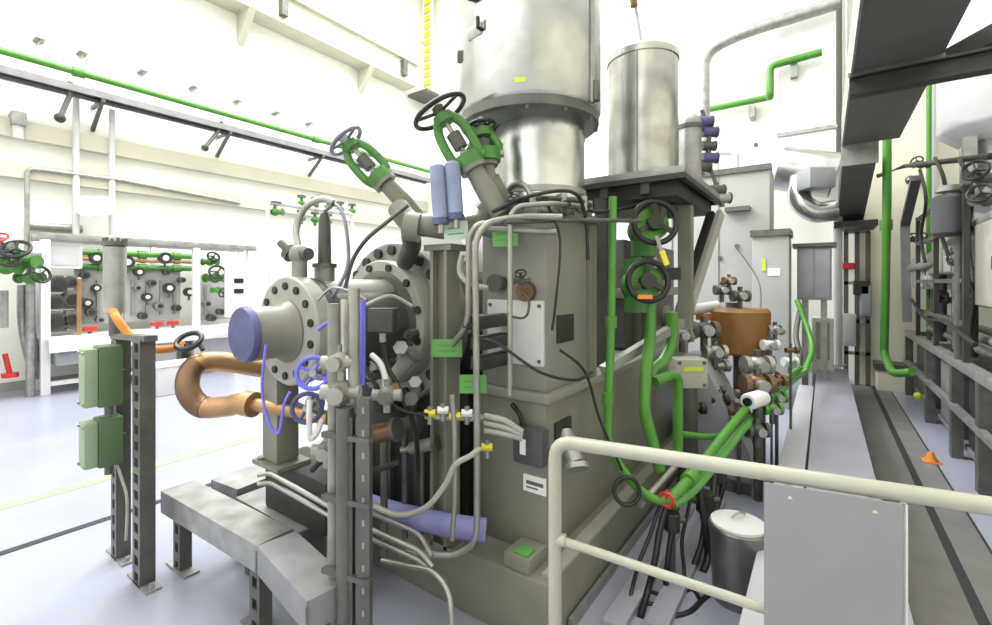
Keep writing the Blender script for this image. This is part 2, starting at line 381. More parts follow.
# green valve assembly at the far left
t = thing('valve_skid', PX(15, 380, -9.0), 'tall grey piping stand with valves at the left edge', 'skid')
q = PX(10, 386, -9.1); X = q.x
for yy in (q.y-.25, q.y+.2): MB().cyl((X, yy, 0), (X, yy, 2.0), .05, seg=12).build('leg', 'galvanized', t)
MB().cyl((X, q.y-.3, 1.2), (X, q.y-.3, .65), .14, bev=.02).build('actuator', 'machine_dark', t)
MB().box(X-.1, X+.1, q.y-.4, q.y+.3, 1.95, 2.02).build('top_bar', 'galvanized', t)
MB().cyl((X+.12, q.y-.1, 1.0), (X+.12, q.y-.1, 1.5), .07).build('cylinder', 'galvanized', t)
small_valve(PX(22, 262, -8.9), (.6, -.3, .6), .19, 'green valve with black wheel at left edge, larger one', grp='green valves at the left edge')
small_valve(PX(30, 278, -8.9), (.7, .3, .2), .15, 'green valve beside the rack post, lower one', grp='green valves at the left edge')
small_valve(PX(6, 268, -8.9), (.7, .0, .5), .16, 'green valve cut by the left edge of the photo', grp='green valves at the left edge')
small_valve(PX(3, 247, -8.9), (.5, -.3, .7), .12, 'grey valve with red wheel at the left edge', body='galvanized', wheel='red_paint')
for i, (dx, lab) in enumerate(((0, 'grey flexible hose sagging beside rack post, left one'), (8, 'grey flexible hose sagging beside rack post, right one'))):
    pipe('flexible_hose', [PX(22+dx, 285, -9.2), PX(22+dx, 320, -9.2), PX(27+dx, 350, -9.2), PX(36+dx*.5, 378, -9.25)], .05, 'galvanized', lab, cat='hose', smooth=True)
c = PX(10, 375, -9.2); pieces(MB().cyl(c+V((0, 0, -.03)), c+V((0, 0, .03)), .09, seg=14).tube([c, c+V((0, -.05, .3))], .03), 'drain_valve', 'red_paint', 'small red drain valve low at the left wall', 'valve')
pieces(MB().tube([PX(25, 225, -9.73), PX(82, 229, -9.73)], .06), 'hanging_bar', 'galvanized', 'short grey bar on left wall above the rack', 'bar')
for px, lab in ((84, 'round white wall lamp above the rack, left one'), (100, 'round white wall lamp above the rack, right one')):
    c = PX(px, 204, -9.55); t = thing('flood_lamp', c, lab, 'lamp', 'white lamps above the rack')
    MB().lathe([(0, 0), (.07, 0), (.16, .14), (.16, .18), (0, .18)], c, (.9, 0, -.3), 20).build('shade', 'white_paint', t)
    MB().cyl((-9.79, c.y, c.z), c, .03, seg=8).build('arm', 'white_panel', t)

# ------------------------------------------------------------------ perforated posts and junction boxes in front
def perforated_post(name, loc, h, label, wd=.10, dp=.06, grp=None, holes=True, foot=True):
    x, y, z = loc; t = thing(name, loc, label, 'post', grp)
    # slotted channel: two side flanges joined by a ladder web
    mb = MB().box(x-wd/2, x-wd/2+.028, y-dp/2, y+dp/2, z, z+h).box(x+wd/2-.028, x+wd/2, y-dp/2, y+dp/2, z, z+h)
    mb.build('channel', 'strut_steel', t)
    n = int(h/.085); mb = MB()
    for k in range(n+1):
        zz = z+k*h/n
        mb.box(x-wd/2+.028, x+wd/2-.028, y-dp/2, y-dp/2+.006, max(z, zz-.018), min(z+h, zz+.018))
    mb.build('slotted_web', 'strut_steel', t)
    if foot: 
        MB().box(x-.14, x+.14, y-.035, y+.035, z, z+.012).build('base_plate', 'galvanized', t)
        for q in (-.11, .11): MB().cyl((x+q, y, z+.012), (x+q, y, z+.035), .012, seg=6).build('anchor_bolt', 'galvanized', t)
    return t
p1 = G(144, 582); p2 = G(121, 556)
perforated_post('slotted_post', (p1.x, p1.y, 0), 1.30, 'dark slotted steel post nearer the camera beside green junction boxes', .11, .07)
perforated_post('slotted_post', (p2.x, p2.y, 0), 1.27, 'dark slotted steel post carrying the green junction boxes', .09, .07)
pieces(MB().bar((p2.x-.08, p2.y, 1.285), (p1.x+.1, p1.y, 1.31), .06, .03), 'cross_bar', 'strut_steel', 'short dark bar across the tops of two slotted posts', 'bar')
def junction(z0, z1, label):
    a = P(108, 360, 2.58); x, y = a.x, a.y; t = thing('junction_box', (x, y, z0), label, 'box', 'green junction boxes')
    MB().box(x-.06, x+.06, y-.055, y+.055, z0, z1, .012).build('case', 'box_green', t)
    MB().box(x-.055, x+.055, y-.115, y-.055, z0+.01, z1-.01, .01).build('lid', 'box_green_face', t)
    for q in (-.04, .04):
        for zz in (z0+.03, z1-.03): MB().cyl((x+q, y-.122, zz), (x+q, y-.115, zz), .008, seg=8).build('screw', 'galvanized', t)
    MB().cyl((x+.02, y, z0-.05), (x+.02, y, z0), .022, seg=10).build('cable_gland', 'strut_steel', t)
    MB().box(min(x, p2.x)-.02, max(x, p2.x)+.02, min(y, p2.y), max(y, p2.y), (z0+z1)/2-.02, (z0+z1)/2+.02).build('mounting_lug', 'strut_steel', t)
junction(1.6-2.58*122/460, 1.6-2.58*62/460, 'grey green junction box, upper of two on slotted post')
junction(1.6-2.58*181/460, 1.6-2.58*133/460, 'grey green junction box, lower of two on slotted post')
pipe('conduit_cable', [P(117, 465, 2.58), P(122, 480, 2.6), P(127, 500, 2.6), P(126, 540, 2.6)], .007, 'rail_paint', 'thin pale cable dropping from the lower junction box', cat='cable', smooth=True)
# grey filter canister with orange hose
c = P(115, 313, 2.72); t = thing('filter_canister', c, 'grey ribbed filter canister standing above the slotted posts', 'canister')
b0 = V((c.x, c.y, 1.42)); 
MB().cyl(b0, b0+V((0, 0, .40)), .055, bev=.008).build('body', 'galvanized', t)
MB().cyl(b0+V((0, 0, .40)), b0+V((0, 0, .425)), .066).build('cap_flange', 'strut_steel', t)
for k in range(6): MB().cyl(b0+V((.052*math.cos(k*PI/3), .052*math.sin(k*PI/3), .425)), b0+V((.052*math.cos(k*PI/3), .052*math.sin(k*PI/3), .445)), .009, seg=6).build('bolt', 'strut_steel', t)
MB().cyl((b0.x, b0.y, 1.29), b0, .03).build('stem', 'strut_steel', t)
pipe('orange_hose', [P(113, 311, 2.66), P(118, 320, 2.6), P(127, 332, 2.6), P(138, 341, 2.6), P(152, 349, 2.6), P(170, 349, 2.6), P(184, 345, 2.6)], .022, 'orange_hose', 'orange hose curving from the filter canister to copper pipe', cat='hose', smooth=True)

# ------------------------------------------------------------------ copper return bend
t = thing('copper_pipe', P(190, 380, 2.5), 'thick copper return bend left of the turbine end cover', 'pipe')
pts = [P(262, 368, 2.75), P(225, 362, 2.62), P(200, 363, 2.52), P(189, 375, 2.46), P(189, 393, 2.42), P(203, 407, 2.42), P(228, 406, 2.40), P(250, 404, 2.36), P(330, 418, 2.2)]
def spline(p):
    out = []; n = len(p)
    for i in range(n-1):
        a, b, c, d = p[max(i-1, 0)], p[i], p[i+1], p[min(i+2, n-1)]
        for k in range(8):
            q = k/8; out.append(.5*((2*b)+(c-a)*q+(2*a-5*b+4*c-d)*q*q+(3*b-a-3*c+d)*q**3))
    return out+[p[-1]]
sp = spline(pts)
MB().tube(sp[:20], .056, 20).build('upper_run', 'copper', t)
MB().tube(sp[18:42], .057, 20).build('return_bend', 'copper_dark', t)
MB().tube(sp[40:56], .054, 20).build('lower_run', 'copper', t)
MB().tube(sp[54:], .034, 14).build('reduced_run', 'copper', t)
d = (pts[4]-pts[3]).normalized()
MB().cyl(pts[7]-(pts[8]-pts[7]).normalized()*.03, pts[7]+(pts[8]-pts[7]).normalized()*.03, .064).build('coupling', 'copper', t)
c = P(189, 341, 2.52); t = thing('pipe_clamp', c, 'black ring clamp on top of the copper bend', 'clamp')
MB().torus(c, -F_*.6+V((0, 0, 1))*.75, .062, .014, 24, 8).build('ring', 'black_rubber', t)
MB().tube([c+V((-.03, 0, -.02)), P(190, 357, 2.5)], .014, 8).build('clamp_leg', 'black_rubber', t)
MB().tube([c+R_*.05, P(203, 350, 2.5)], .012, 8).build('lever', 'black_rubber', t)

# ------------------------------------------------------------------ low cable trough in front of the machine
t = thing('cable_trough', (-2.2, 1.0, 0), 'low grey steel cable trough on stub legs before the machine', 'trough')
k = V((-1.93, .99, .0))
def trough(a, b, wd, z, mb):
    a, b = V(a), V(b); a.z = b.z = z; d = (b-a).normalized(); n = V((-d.y, d.x, 0))
    return mb.poly([a, b, b+n*wd, a+n*wd], (0, 0, .02)).poly([a, b, b+n*.012, a+n*.012], (0, 0, -.10)).poly([a+n*wd, b+n*wd, b+n*(wd-.012), a+n*(wd-.012)], (0, 0, -.10)).poly([a, a+n*wd, a+n*wd+d*.012, a+d*.012], (0, 0, -.10)).poly([b, b+n*wd, b+n*wd-d*.012, b-d*.012], (0, 0, -.10))
A, B, C = V((-2.99, .995, 0)), V((-2.02, 1.03, 0)), V((-1.52, .955, 0))
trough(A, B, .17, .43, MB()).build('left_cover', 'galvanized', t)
trough(B, C, .17, .43, MB()).build('right_cover', 'tray_grey', t)
for x, y in ((-2.93, 1.08), (-2.12, 1.1), (-1.6, 1.05)):
    mb = MB().box(x-.045, x-.02, y-.03, y+.03, .0, .33).box(x+.02, x+.045, y-.03, y+.03, 0, .33)
    for z in (.08, .18, .28): mb.box(x-.02, x+.02, y-.03, y-.02, z-.025, z+.025)
    mb.build('leg', 'strut_steel', t)
    MB().box(x-.12, x+.12, y-.04, y+.04, 0, .012).build('base_plate', 'galvanized', t)
t = thing('cable_trough', (-2.8, 1.6, 0), 'short grey cable trough running back from the front trough', 'trough')
trough((-2.66, 1.25, 0), (-2.75, 2.1, 0), .26, .43, MB()).build('cover', 'galvanized', t)
for y in (1.35, 2.0): MB().box(-2.83, -2.75, y-.03, y+.03, 0, .33).build('leg', 'strut_steel', t)
MB().box(-3.0, -2.6, 2.12, 2.3, .33, .52, .01).build('end_box', 'machine_paint', t)
t = thing('floor_plate', (-2.35, 1.35, .4), 'loose pale steel plate lying behind the front trough', 'plate')
MB().box(-2.62, -2.02, 1.22, 1.42, .415, .43, .003).build('sheet', 'galvanized', t)
for q in (-2.6, -2.1): MB().box(q, q+.04, 1.26, 1.4, 0, .415).build('support', 'strut_steel', t)
t = thing('floor_plate', (-2.35, 1.62, .4), 'second pale steel plate closer to the turbine foot', 'plate')
MB().box(-2.6, -2.1, 1.5, 1.72, .44, .455, .003).build('sheet', 'galvanized', t)
for q in (-2.58, -2.16): MB().box(q, q+.04, 1.52, 1.7, 0, .44).build('support', 'strut_steel', t)
for i, (o, lab) in enumerate(((0, 'thin steel tube above the trough, frontmost of three'), (-9, 'thin steel tube above the trough, middle of three'), (-26, 'thin steel tube above the trough, rearmost of three'))):
    tt = 0 if i < 2 else .15
    pipe('steel_tube', [P(258, 484+o, 2.2+tt), P(270, 482+o, 2.2+tt), P(330, 516+o, 2.05+tt), P(376, 541+o, 1.97+tt), P(420, 560+o, 1.95+tt), P(432, 572+o*.6, 1.93+tt*.5)], .011, 'pipe_steel', lab, fillet=.05, group='thin steel tubes over the trough')
pipe('drain_hose', [P(382, 560, 2.0), P(410, 566, 1.95), P(432, 572, 1.9), P(447, 590, 1.85), P(452, 620, 1.8), G(455, 690)+V((0, 0, .02))], .011, 'pipe_steel', 'thin pale drain hose drooping to floor before the plinth', cat='hose', smooth=True)

# ------------------------------------------------------------------ machine plinth
t = thing('machine_plinth', (-1.9, 3.2, 0), 'long grey concrete-like plinth under the turbine and tower', 'plinth')
MB().box(-2.75, -.96, 1.73, 5.2, 0, .30, .012).build('block', 'machine_paint', t)
MB().box(-1.02, -.955, 1.78, 5.2, .30, .315).build('edge_strip', 'machine_light', t)

# ------------------------------------------------------------------ turbine: axis along Y at x = AX, z = AZ
AX, AZ = -2.1, 1.37
def ax(y, dx=0, dz=0): return V((AX+dx, y, AZ+dz))
YV = V((0, 1, 0))
t = thing('turbine', (AX, 2.4, .3), 'big horizontal turbine casing with bolted flanges and blue end cover', 'turbine')
MB().lathe([(0, 0), (.118, 0), (.126, .012), (.126, .03), (0, .03)], ax(1.0), YV, 32).build('end_cover', 'blue_cover', t)
MB().lathe([(.10, 0), (.122, 0), (.122, .14), (.15, .18), (.10, .19)], ax(1.025), YV, 32).build('end_nozzle', 'machine_paint', t)
fl = MB().lathe([(.11, 0), (.255, 0), (.263, .01), (.263, .075), (.255, .085), (.11, .085)], ax(1.21), YV, 44).build('small_flange', 'machine_light', t)
for k in range(14):
    a = 2*PI*(k+.5)/14; q = ax(1.2, .215*math.cos(a), .215*math.sin(a))
    MB().cyl(q, q+V((0, .02, 0)), .019, seg=8).build('bolt', 'near_black', t)
MB().lathe([(.2, 0), (.25, .0), (.25, .06), (.21, .09), (.21, .5), (.29, .62), (.29, .64), (.2, .64)], ax(1.295), YV, 40).build('bearing_barrel', 'machine_dark', t)  # dark paint stands in for shade and clutter along its lower side
MB().lathe([(.2, 0), (.255, 0), (.255, .02), (.2, .02)], ax(1.34), YV, 40).build('barrel_ring', 'machine_dark', t)
# top bonnet of the barrel
MB().cyl(ax(1.32, 0, .13), ax(1.86, 0, .13), .12, bev=.01).build('barrel_bonnet', 'machine_light', t)
MB().lathe([(.28, 0), (.465, 0), (.478, .012), (.478, .13), (.465, .14), (.28, .14)], ax(1.88), YV, 64).build('large_flange', 'casting', t)
for k in range(22):
    a = 2*PI*(k+.5)/22; q = ax(1.86, .425*math.cos(a), .425*math.sin(a))
    MB().cyl(q, q+V((0, .03, 0)), .031, seg=10).build('bolt', 'near_black', t)
MB().lathe([(.26, .04), (.30, .0), (.355, 0), (.362, .01), (.362, .10), (.26, .12)], ax(1.78), YV, 56).build('inner_ring', 'machine_light', t)
for k in range(12):
    a = 2*PI*(k+.5)/12; q = ax(1.765, .325*math.cos(a), .325*math.sin(a))
    MB().cyl(q, q+V((0, .02, 0)), .022, seg=8).build('bolt', 'near_black', t)
MB().lathe([(.2, 0), (.28, .02), (.28, .03), (.0, .05)], ax(1.80), YV, 40).build('inner_cone', 'machine_dark', t)
MB().lathe([(.0, 0), (.44, 0), (.47, .1), (.47, 1.2), (.40, 1.38), (.0, 1.38)], ax(2.02), YV, 48).build('main_casing', 'machine_dark', t)
MB().box(AX-.5, AX+.5, 2.03, 3.2, AZ-.05, AZ+.05, .01).build('split_flange', 'casting', t)
MB().box(AX-.29, AX+.24, 1.26, 1.5, .43, .68, .015).build('foot_block', 'near_black', t)  # near-black block added to darken the shaded space under the foot
MB().box(AX-.24, AX-.10, 1.22, 1.34, .70, 1.22, .01).box(AX-.28, AX-.04, 1.19, 1.37, .68, .70).build('bearing_foot', 'machine_paint', t)
MB().box(AX-.45, AX+.5, 1.98, 3.2, .3, 1.0).build('casing_foot', 'near_black', t)
MB().box(AX-.4, AX+.42, 1.75, 1.97, .3, .86, .02).build('shade_block', 'near_black', t)  # near-black block added in place of the shadow under the barrel
for q in (-.33, -.1, .14, .36):
    MB().box(AX+q-.02, AX+q+.02, 1.72, 1.76, .32, .75).build('foot_rib', 'machine_dark', t)
for k in range(7):
    a = PI*(1.05+.9*k/6); q = ax(1.84, .30*math.cos(a), .30*math.sin(a))
    MB().cyl(q-YV*.12, q, .03, seg=8).cyl(q-YV*.14, q-YV*.12, .018, seg=8).build('stud', 'casting' if k % 2 else 'machine_dark', t)
# sheet metal hump cover behind the big flange
pts = []
for i in range(13):
    a = PI*i/12; pts.append((AX-.05+.42*math.cos(a), 2.2, 1.60+.40*math.sin(a)))
MB().poly(pts, (0, .8, 0)).build('hood', 'white_panel', t)
MB().box(AX-.2, AX+.16, 2.18, 2.95, 2.0, 2.03, .005).build('hood_strip', 'tag_green', t)
# blue foam arc under the ring
pipe('foam_sleeve', [PY(270, 466, 1.66), PY(300, 478, 1.63), PY(340, 493, 1.62), PY(380, 508, 1.62), PY(425, 520, 1.63), PY(460, 527, 1.66), PY(486, 530, 1.72)], .052, 'blue_foam', 'blue violet foam sleeve bent along the plinth front', cat='sleeve', smooth=True, seg=16)

# nozzles and instruments on top of the barrel
c = ax(1.42, 0, .24); t = thing('relief_valve', c, 'grey spring relief valve on top of bearing barrel, rear one', 'valve')
MB().cyl(c, c+V((0, 0, .07)), .05).build('body', 'casting', t)
MB().lathe([(0, 0), (.038, 0), (.034, .03), (.030, .25), (.02, .29), (0, .29)], c+V((0, 0, .06)), (0, 0, 1), 18).build('bonnet', 'machine_dark', t)
MB().cyl(c+V((0, 0, .07)), c+V((0, 0, .09)), .06).build('flange', 'strut_steel', t)
c = ax(1.28, 0, .25)
t = thing('angle_valve', c, 'dark angle valve with bent outlet on bearing barrel front', 'valve')
MB().cyl(c, c+V((0, 0, .10)), .036).ball(c+V((0, 0, .12)), .05).build('body', 'casting', t)
MB().cyl(c+V((-.06, 0, .12)), c+V((.08, 0, .12)), .03, seg=14).build('side_port', 'machine_dark', t)
MB().lathe([(0, 0), (.045, 0), (.045, .03), (.02, .04), (.02, .1), (0, .1)], c+V((-.06, -.0, .12)), (-.7, -.2, .6), 14).build('actuator', 'machine_dark', t)
MB().tube([c+V((.0, .0, .14)), c+V((-.06, .02, .25)), c+V((-.03, .05, .36)), c+V((.05, .09, .40)), c+V((.10, .12, .38))], .017, 10, smooth=True).build('outlet_bend', 'pipe_steel', t)
for i, (pts, lab, m, r) in enumerate((
    ([ax(1.42, .0, .6), P(336, 205, 2.3), P(345, 222, 2.25), P(348, 262, 2.2), P(338, 288, 2.2), P(325, 305, 2.2)], 'blue grey hose from relief valve down the barrel side', 'wheel_grey', .009),
    ([P(345, 290, 2.3), P(352, 262, 2.3), P(366, 240, 2.25), P(387, 222, 2.2), P(408, 205, 2.2)], 'thin dark hose rising past the cover to the grey valve', 'machine_dark', .010),
    ([P(318, 300, 2.1), P(332, 288, 2.1), P(352, 292, 2.1), P(366, 300, 2.1)], 'thin grey wire looping over the small flange', 'pipe_steel', .006),
    ([P(266, 345, 1.9), P(262, 390, 1.9), P(270, 425, 1.9), P(279, 432, 1.9), P(284, 405, 1.9), P(290, 392, 1.9)], 'blue wire hanging below the small flange', 'blue_wire', .006))):
    pipe('hose', pts, r, m, lab, cat='hose', smooth=True, seg=8)
# cluster of tubes, blue handwheels and fittings under the barrel
for cpx, lab, rr, m in (((313, 373), 'blue wire handwheel under the barrel, upper one', .066, 'blue_wire'), ((307, 408), 'blue handwheel under the barrel, lower one', .060, 'blue_cover')):
    c = P(cpx[0], cpx[1], 1.95); n = (-F_+V((.25, 0, .15))).normalized()
    t = thing('handwheel_valve', c, lab, 'valve', 'blue handwheels under the barrel')
    mb = MB().torus(c, n, rr, .010, 24, 8); u = n.orthogonal().normalized(); v = n.cross(u)
    mb.build('rim', m, t)
    for k in range(4):
        a = 2*PI*k/4+.4; MB().tube([c, c+(u*math.cos(a)+v*math.sin(a))*rr], .007, 6).build('spoke', m, t)
    MB().cyl(c-n*.14, c+n*.012, .016, seg=10).build('stem', 'galvanized', t)
    MB().ball(c-n*.16, .045).build('body', 'machine_light', t)
for i, (pts, r, m, lab) in enumerate((
    ([P(322, 420, 1.95), P(316, 435, 1.9), P(310, 440, 1.9), P(309, 415, 1.9), P(310, 400, 1.92)], .012, 'white_panel', 'white plastic tube bent under the lower blue handwheel'),
    ([P(372, 355, 2.1), P(381, 363, 2.05), P(386, 380, 2.0), P(385, 395, 2.0)], .013, 'white_panel', 'white bent nozzle in front of dark turbine casing'),
    ([P(345, 300, 2.0), P(345, 350, 1.95), P(340, 365, 1.9), P(338, 390, 1.88)], .02, 'pipe_steel', 'steel riser tube left of the front slotted post'),
    ([P(363, 300, 1.9), P(363, 325, 1.9), P(362, 385, 1.9)], .012, 'blue_wire', 'blue sleeved tube beside the front slotted post'))):
    pipe('bent_tube', pts, r, m, lab, fillet=.03, seg=10)
for i, (px, py, s, lab) in enumerate(((338, 362, .05, 'beige fitting with bolts on the front post, upper'), (341, 392, .06, 'beige fitting with bolts on the front post, lower'), (387, 395, .05, 'grey valve block before the dark casing'), (327, 450, .05, 'grey round fitting beside the post above blue sleeve'))):
    c = P(px, py, 1.8 if i < 2 else 2.0); t = thing('pipe_fitting', c, lab, 'fitting')
    MB().ball(c, s*.8, (1, 1, 1.1)).build('body', 'machine_paint' if i else 'machine_light', t)
    for q in (-1, 1):
        MB().cyl(c+R_*q*s*.6, c+R_*q*s*1.25, s*.5, seg=12).build('hex_nut', 'machine_light', t)
    MB().cyl(c-F_*s*1.3, c, s*.55, seg=12).build('front_port', 'pipe_steel', t)
    MB().cyl(c-V((0, 0, s*1.5)), c+V((0, 0, s*1.4)), s*.32, seg=10).build('stem', 'pipe_steel', t)
# more dark machinery between casing foot and column
for i, (px, py, tt, r, L, m, lab) in enumerate(((405, 425, 2.35, .04, .16, 'machine_dark', 'dark control cylinder below the large flange, left'), (422, 446, 2.3, .032, .14, 'casting', 'grey control cylinder below the large flange, right'),
                                             (398, 372, 2.2, .035, .22, 'casting', 'grey slanted rod bolt before the dark casing'), (384, 432, 2.2, .045, .12, 'copper_dark', 'brown round trap near the front post'))):
    c = P(px, py, tt); t = thing('control_cylinder', c, lab, 'cylinder')
    d = V((.8, .25, .9 if i == 2 else .25)).normalized()
    MB().cyl(c-d*L/2, c+d*L/2, r, bev=.006).build('barrel', m, t)
    MB().cyl(c+d*L/2, c+d*(L/2+.02), r*1.25).build('cap', 'strut_steel', t)
    MB().cyl(c-d*(L/2+.05), c-d*L/2, r*.5).build('rod', 'pipe_steel', t)
    if i != 2: MB().cyl((c.x, c.y, .3), c, r*.4, seg=10).build('support', 'strut_steel', t)
# foreground composite post
t = thing('strut_post', (-1.45, 1.12, 0), 'tall slotted strut post with grey pipes in the foreground', 'post')
pA = P(365, 400, 1.72)
x, y = pA.x, pA.y
MB().bar((x, y, 0), (x, y, 1.17), .045, .045, (F_.x, F_.y, 0)).build('channel', 'strut_steel', t)
n = -F_
for k in range(14):
    z = .05+k*.083; c = V((x, y, z))+n*.0235; MB().bar(c-V((0, 0, .012)), c+V((0, 0, .012)), .009, .003, n).build('slot', 'pipe_steel', t)
for q, ml in ((-.028, 'strut_steel'), (-.052, 'machine_dark')):
    e = V((x, y, 0))+R_*q+F_*.02; MB().bar(e, e+V((0, 0, 1.1)), .012, .05, n).build('angle_leg', ml, t)
pB = P(345, 400, 1.74)
MB().cyl((pB.x, pB.y, 0), (pB.x, pB.y, 1.13), .032).build('pipe_leg', 'strut_steel', t)
pC = P(334, 400, 1.8)
MB().cyl((pC.x, pC.y, 0), (pC.x, pC.y, 1.52), .024).build('rear_pipe', 'casting', t)
pD = P(354, 400, 1.8)
MB().cyl((pD.x, pD.y, 0), (pD.x, pD.y, 1.58), .022).build('riser', 'pipe_steel', t)
for zz in (.50, .78, 1.02):
    MB().bar(V((pC.x, pC.y, zz))-R_*.03-F_*.03, V((x, y, zz))+R_*.03-F_*.03, .025, .02).build('clamp', 'strut_steel', t)
MB().box(x-.2, x+.1, y-.12, y+.12, 0, .012).build('base_plate', 'galvanized', t)

# beige column before the ring
c = P(445, 400, 2.3); t = thing('support_column', (c.x, c.y, .3), 'beige channel column standing before the large flange', 'column')
MB().box(c.x-.055, c.x-.035, c.y-.05, c.y+.05, .3, 1.78).box(c.x+.035, c.x+.055, c.y-.05, c.y+.05, .3, 1.78).box(c.x-.035, c.x+.035, c.y-.01, c.y+.01, .3, 1.78).build('channel', 'machine_paint', t)
MB().box(c.x-.09, c.x+.09, c.y-.05, c.y+.07, .3, .32).build('base_plate', 'machine_paint', t)
MB().box(c.x-.09, c.x+.09, c.y-.06, c.y+.08, 1.76, 1.79).build('top_plate', 'machine_paint', t)
# green tags
def name_tag(px, py, tt, w_, h_, m, lab, rot=0.):
    c = P(px, py, tt); t = thing('name_tag', c, lab, 'tag', 'green name tags')
    n = -F_; x = (R_*math.cos(rot)+V((0, 0, 1))*math.sin(rot)); y = n.cross(x)
    mm = Matrix((x, y, n)).transposed().to_4x4(); mm.translation = c
    MB().box(-w_/2, w_/2, -h_/2, h_/2, -.002, .004, 0, mm).build('plate', m, t)
    mb = MB()
    for k in (-1, 1): mb.box(-w_*.33, w_*.30*(1 if k < 0 else .6), k*h_*.16-h_*.035, k*h_*.16+h_*.035, .004, .005, 0, mm)
    mb.build('lettering', 'pipe_green' if m == 'tag_green' else 'tag_green', t)
    MB().tube([c-n*.004, c+F_*.06], .005, 6).build('pin', 'strut_steel', t)
name_tag(447, 348, 2.2, .145, .085, 'tag_green', 'green tag on the beige column before the flange')
name_tag(473, 384, 2.12, .125, .085, 'tag_green', 'green tag on vertical tube, lower right of the column tag')
name_tag(505, 237, 2.1, .115, .085, 'tag_green', 'green tag high on the tower among steel tubes', .05)
name_tag(456, 231, 2.15, .115, .085, 'tag_pale', 'pale washed out tag beneath the blue sleeves', .1)
# steel tubes rising between column and tower
for pts, r, lab, m in (
    ([P(452, 540, 2.05), P(455, 500, 2.05), P(455, 432, 2.05), P(452, 395, 2.05)], .012, 'thin riser tube left of pair before the pedestal', 'pipe_steel'),
    ([P(400, 552, 2.1), P(455, 556, 2.08), P(473, 545, 2.05), P(477, 530, 2.05), P(477, 420, 2.05), P(475, 240, 2.05), P(487, 222, 2.05), P(520, 216, 2.05), P(562, 217, 2.05)], .015, 'long steel tube rising along the pedestal and bending at tower', 'pipe_steel'),
    ([P(452, 345, 2.2), P(468, 325, 2.12), P(469, 235, 2.1), P(478, 224, 2.1), P(500, 222, 2.1)], .014, 'steel tube elbow next to the tower left edge', 'pipe_steel'),
    ([P(510, 395, 2.05), P(510, 215, 2.05), P(518, 206, 2.05), P(550, 203, 2.05), P(580, 206, 2.3)], .012, 'thin vertical tube up the tower front face', 'pipe_steel'),
    ([P(470, 239, 2.12), P(480, 228, 2.1), P(556, 232, 2.1)], .015, 'horizontal steel tube at tower top, lowest one', 'pipe_steel'),
    ([P(505, 222, 2.0), P(575, 220, 2.2), P(640, 221, 2.5)], .011, 'dark conduit running from tower to platform valves', 'machine_dark'),
    ([P(505, 315, 2.1), P(527, 320, 2.08), P(530, 300, 2.08), P(522, 292, 2.1)], .006, 'thin wire loop on the white tower plate', 'machine_dark'),
    ([P(480, 338, 2.05), P(500, 345, 2.02), P(540, 372, 2.02), P(575, 380, 2.1), P(592, 372, 2.2)], .007, 'black cable drooping across the tower front', 'black_rubber'),
    ([P(372, 505, 2.1), P(398, 515, 2.05), P(425, 508, 2.0), P(445, 485, 2.0), P(455, 465, 2.0), P(470, 456, 2.02), P(480, 448, 2.05)], .013, 'pale plastic hose curving over the blue sleeve', 'machine_light')):
    pipe('steel_tube' if m != 'black_rubber' else 'cable', pts, r, m, lab, smooth=m in ('black_rubber', 'machine_light'), fillet=.07, cat='pipe' if m not in ('black_rubber', 'machine_light') else 'hose', seg=10)
# little brass / white fittings
for i, (px, py, m) in enumerate(((430, 413, 'yellow_paint'), (443, 410, 'white_paint'), (455, 416, 'yellow_paint'), (467, 413, 'white_paint'), (478, 418, 'pipe_steel'), (487, 447, 'yellow_paint'))):
    c = P(px, py, 2.12)
    t = thing('tube_fitting', c, ('yellow fitting in the row below the column, leftmost', 'white capped fitting left in the row below the column', 'yellow fitting in the row below the column, middle', 'white capped fitting right in the row below the column', 'steel fitting at right end of the fitting row', 'yellow fitting alone on the pedestal edge')[i], 'fitting', 'small fittings below the column')
    MB().cyl(c-R_*.025, c+R_*.025, .018, seg=6).build('nut', m, t)
    MB().cyl(c-V((0, 0, .05)), c+V((0, 0, .03)), .012, seg=10).build('stem', 'pipe_steel', t)
pieces(MB().tube([P(425, 417, 2.14), P(492, 420, 2.14)], .012), 'fitting_rail', 'pipe_steel', 'thin horizontal tube carrying the small fittings', 'tube')

# ------------------------------------------------------------------ pedestal and tower
t = thing('tower_pedestal', (-1.25, 3.2, .3), 'massive beige pedestal block on plinth carrying the steel tower', 'pedestal')
MB().box(-1.46, -1.066, 1.9, 4.7, .3, 1.03, .015).build('lower_block', 'machine_paint', t)
MB().box(-1.49, -1.04, 1.88, 4.72, 1.03, 1.075, .01).build('cap_plate', 'tower_paint', t)
MB().box(-1.2, -1.06, 1.74, 1.9, .3, .37, .01).build('foot_block', 'machine_paint', t)
MB().box(-1.485, -1.46, 1.92, 2.1, .3, 1.03).build('side_flange', 'machine_light', t)
c = V((-1.066, 2.0, .82))
MB().box(-1.072, -1.05, 1.98, 2.14, .80, .92, .004).build('port_recess', 'near_black', t)
MB().cyl((-1.06, 2.07, .85), (-.96, 2.0, .74), .045).cyl((-.96, 2.0, .74), (-.95, 1.99, .72), .06).build('port_spout', 'galvanized', t)
t = thing('steel_tower', (-1.26, 2.18, 1.075), 'square beige tower casing below the large silver drum', 'tower')
MB().box(-1.46, -1.075, 1.92, 2.43, 1.075, 1.93, .012).build('casing', 'tower_paint', t)
MB().box(-1.415, -1.085, 1.905, 1.925, 1.2, 1.515, .006).build('face_plate', 'white_panel', t)
for q in (-1.395, -1.105):
    for z in (1.225, 1.49): MB().cyl((q, 1.898, z), (q, 1.906, z), .010, seg=6).build('plate_bolt', 'strut_steel', t)
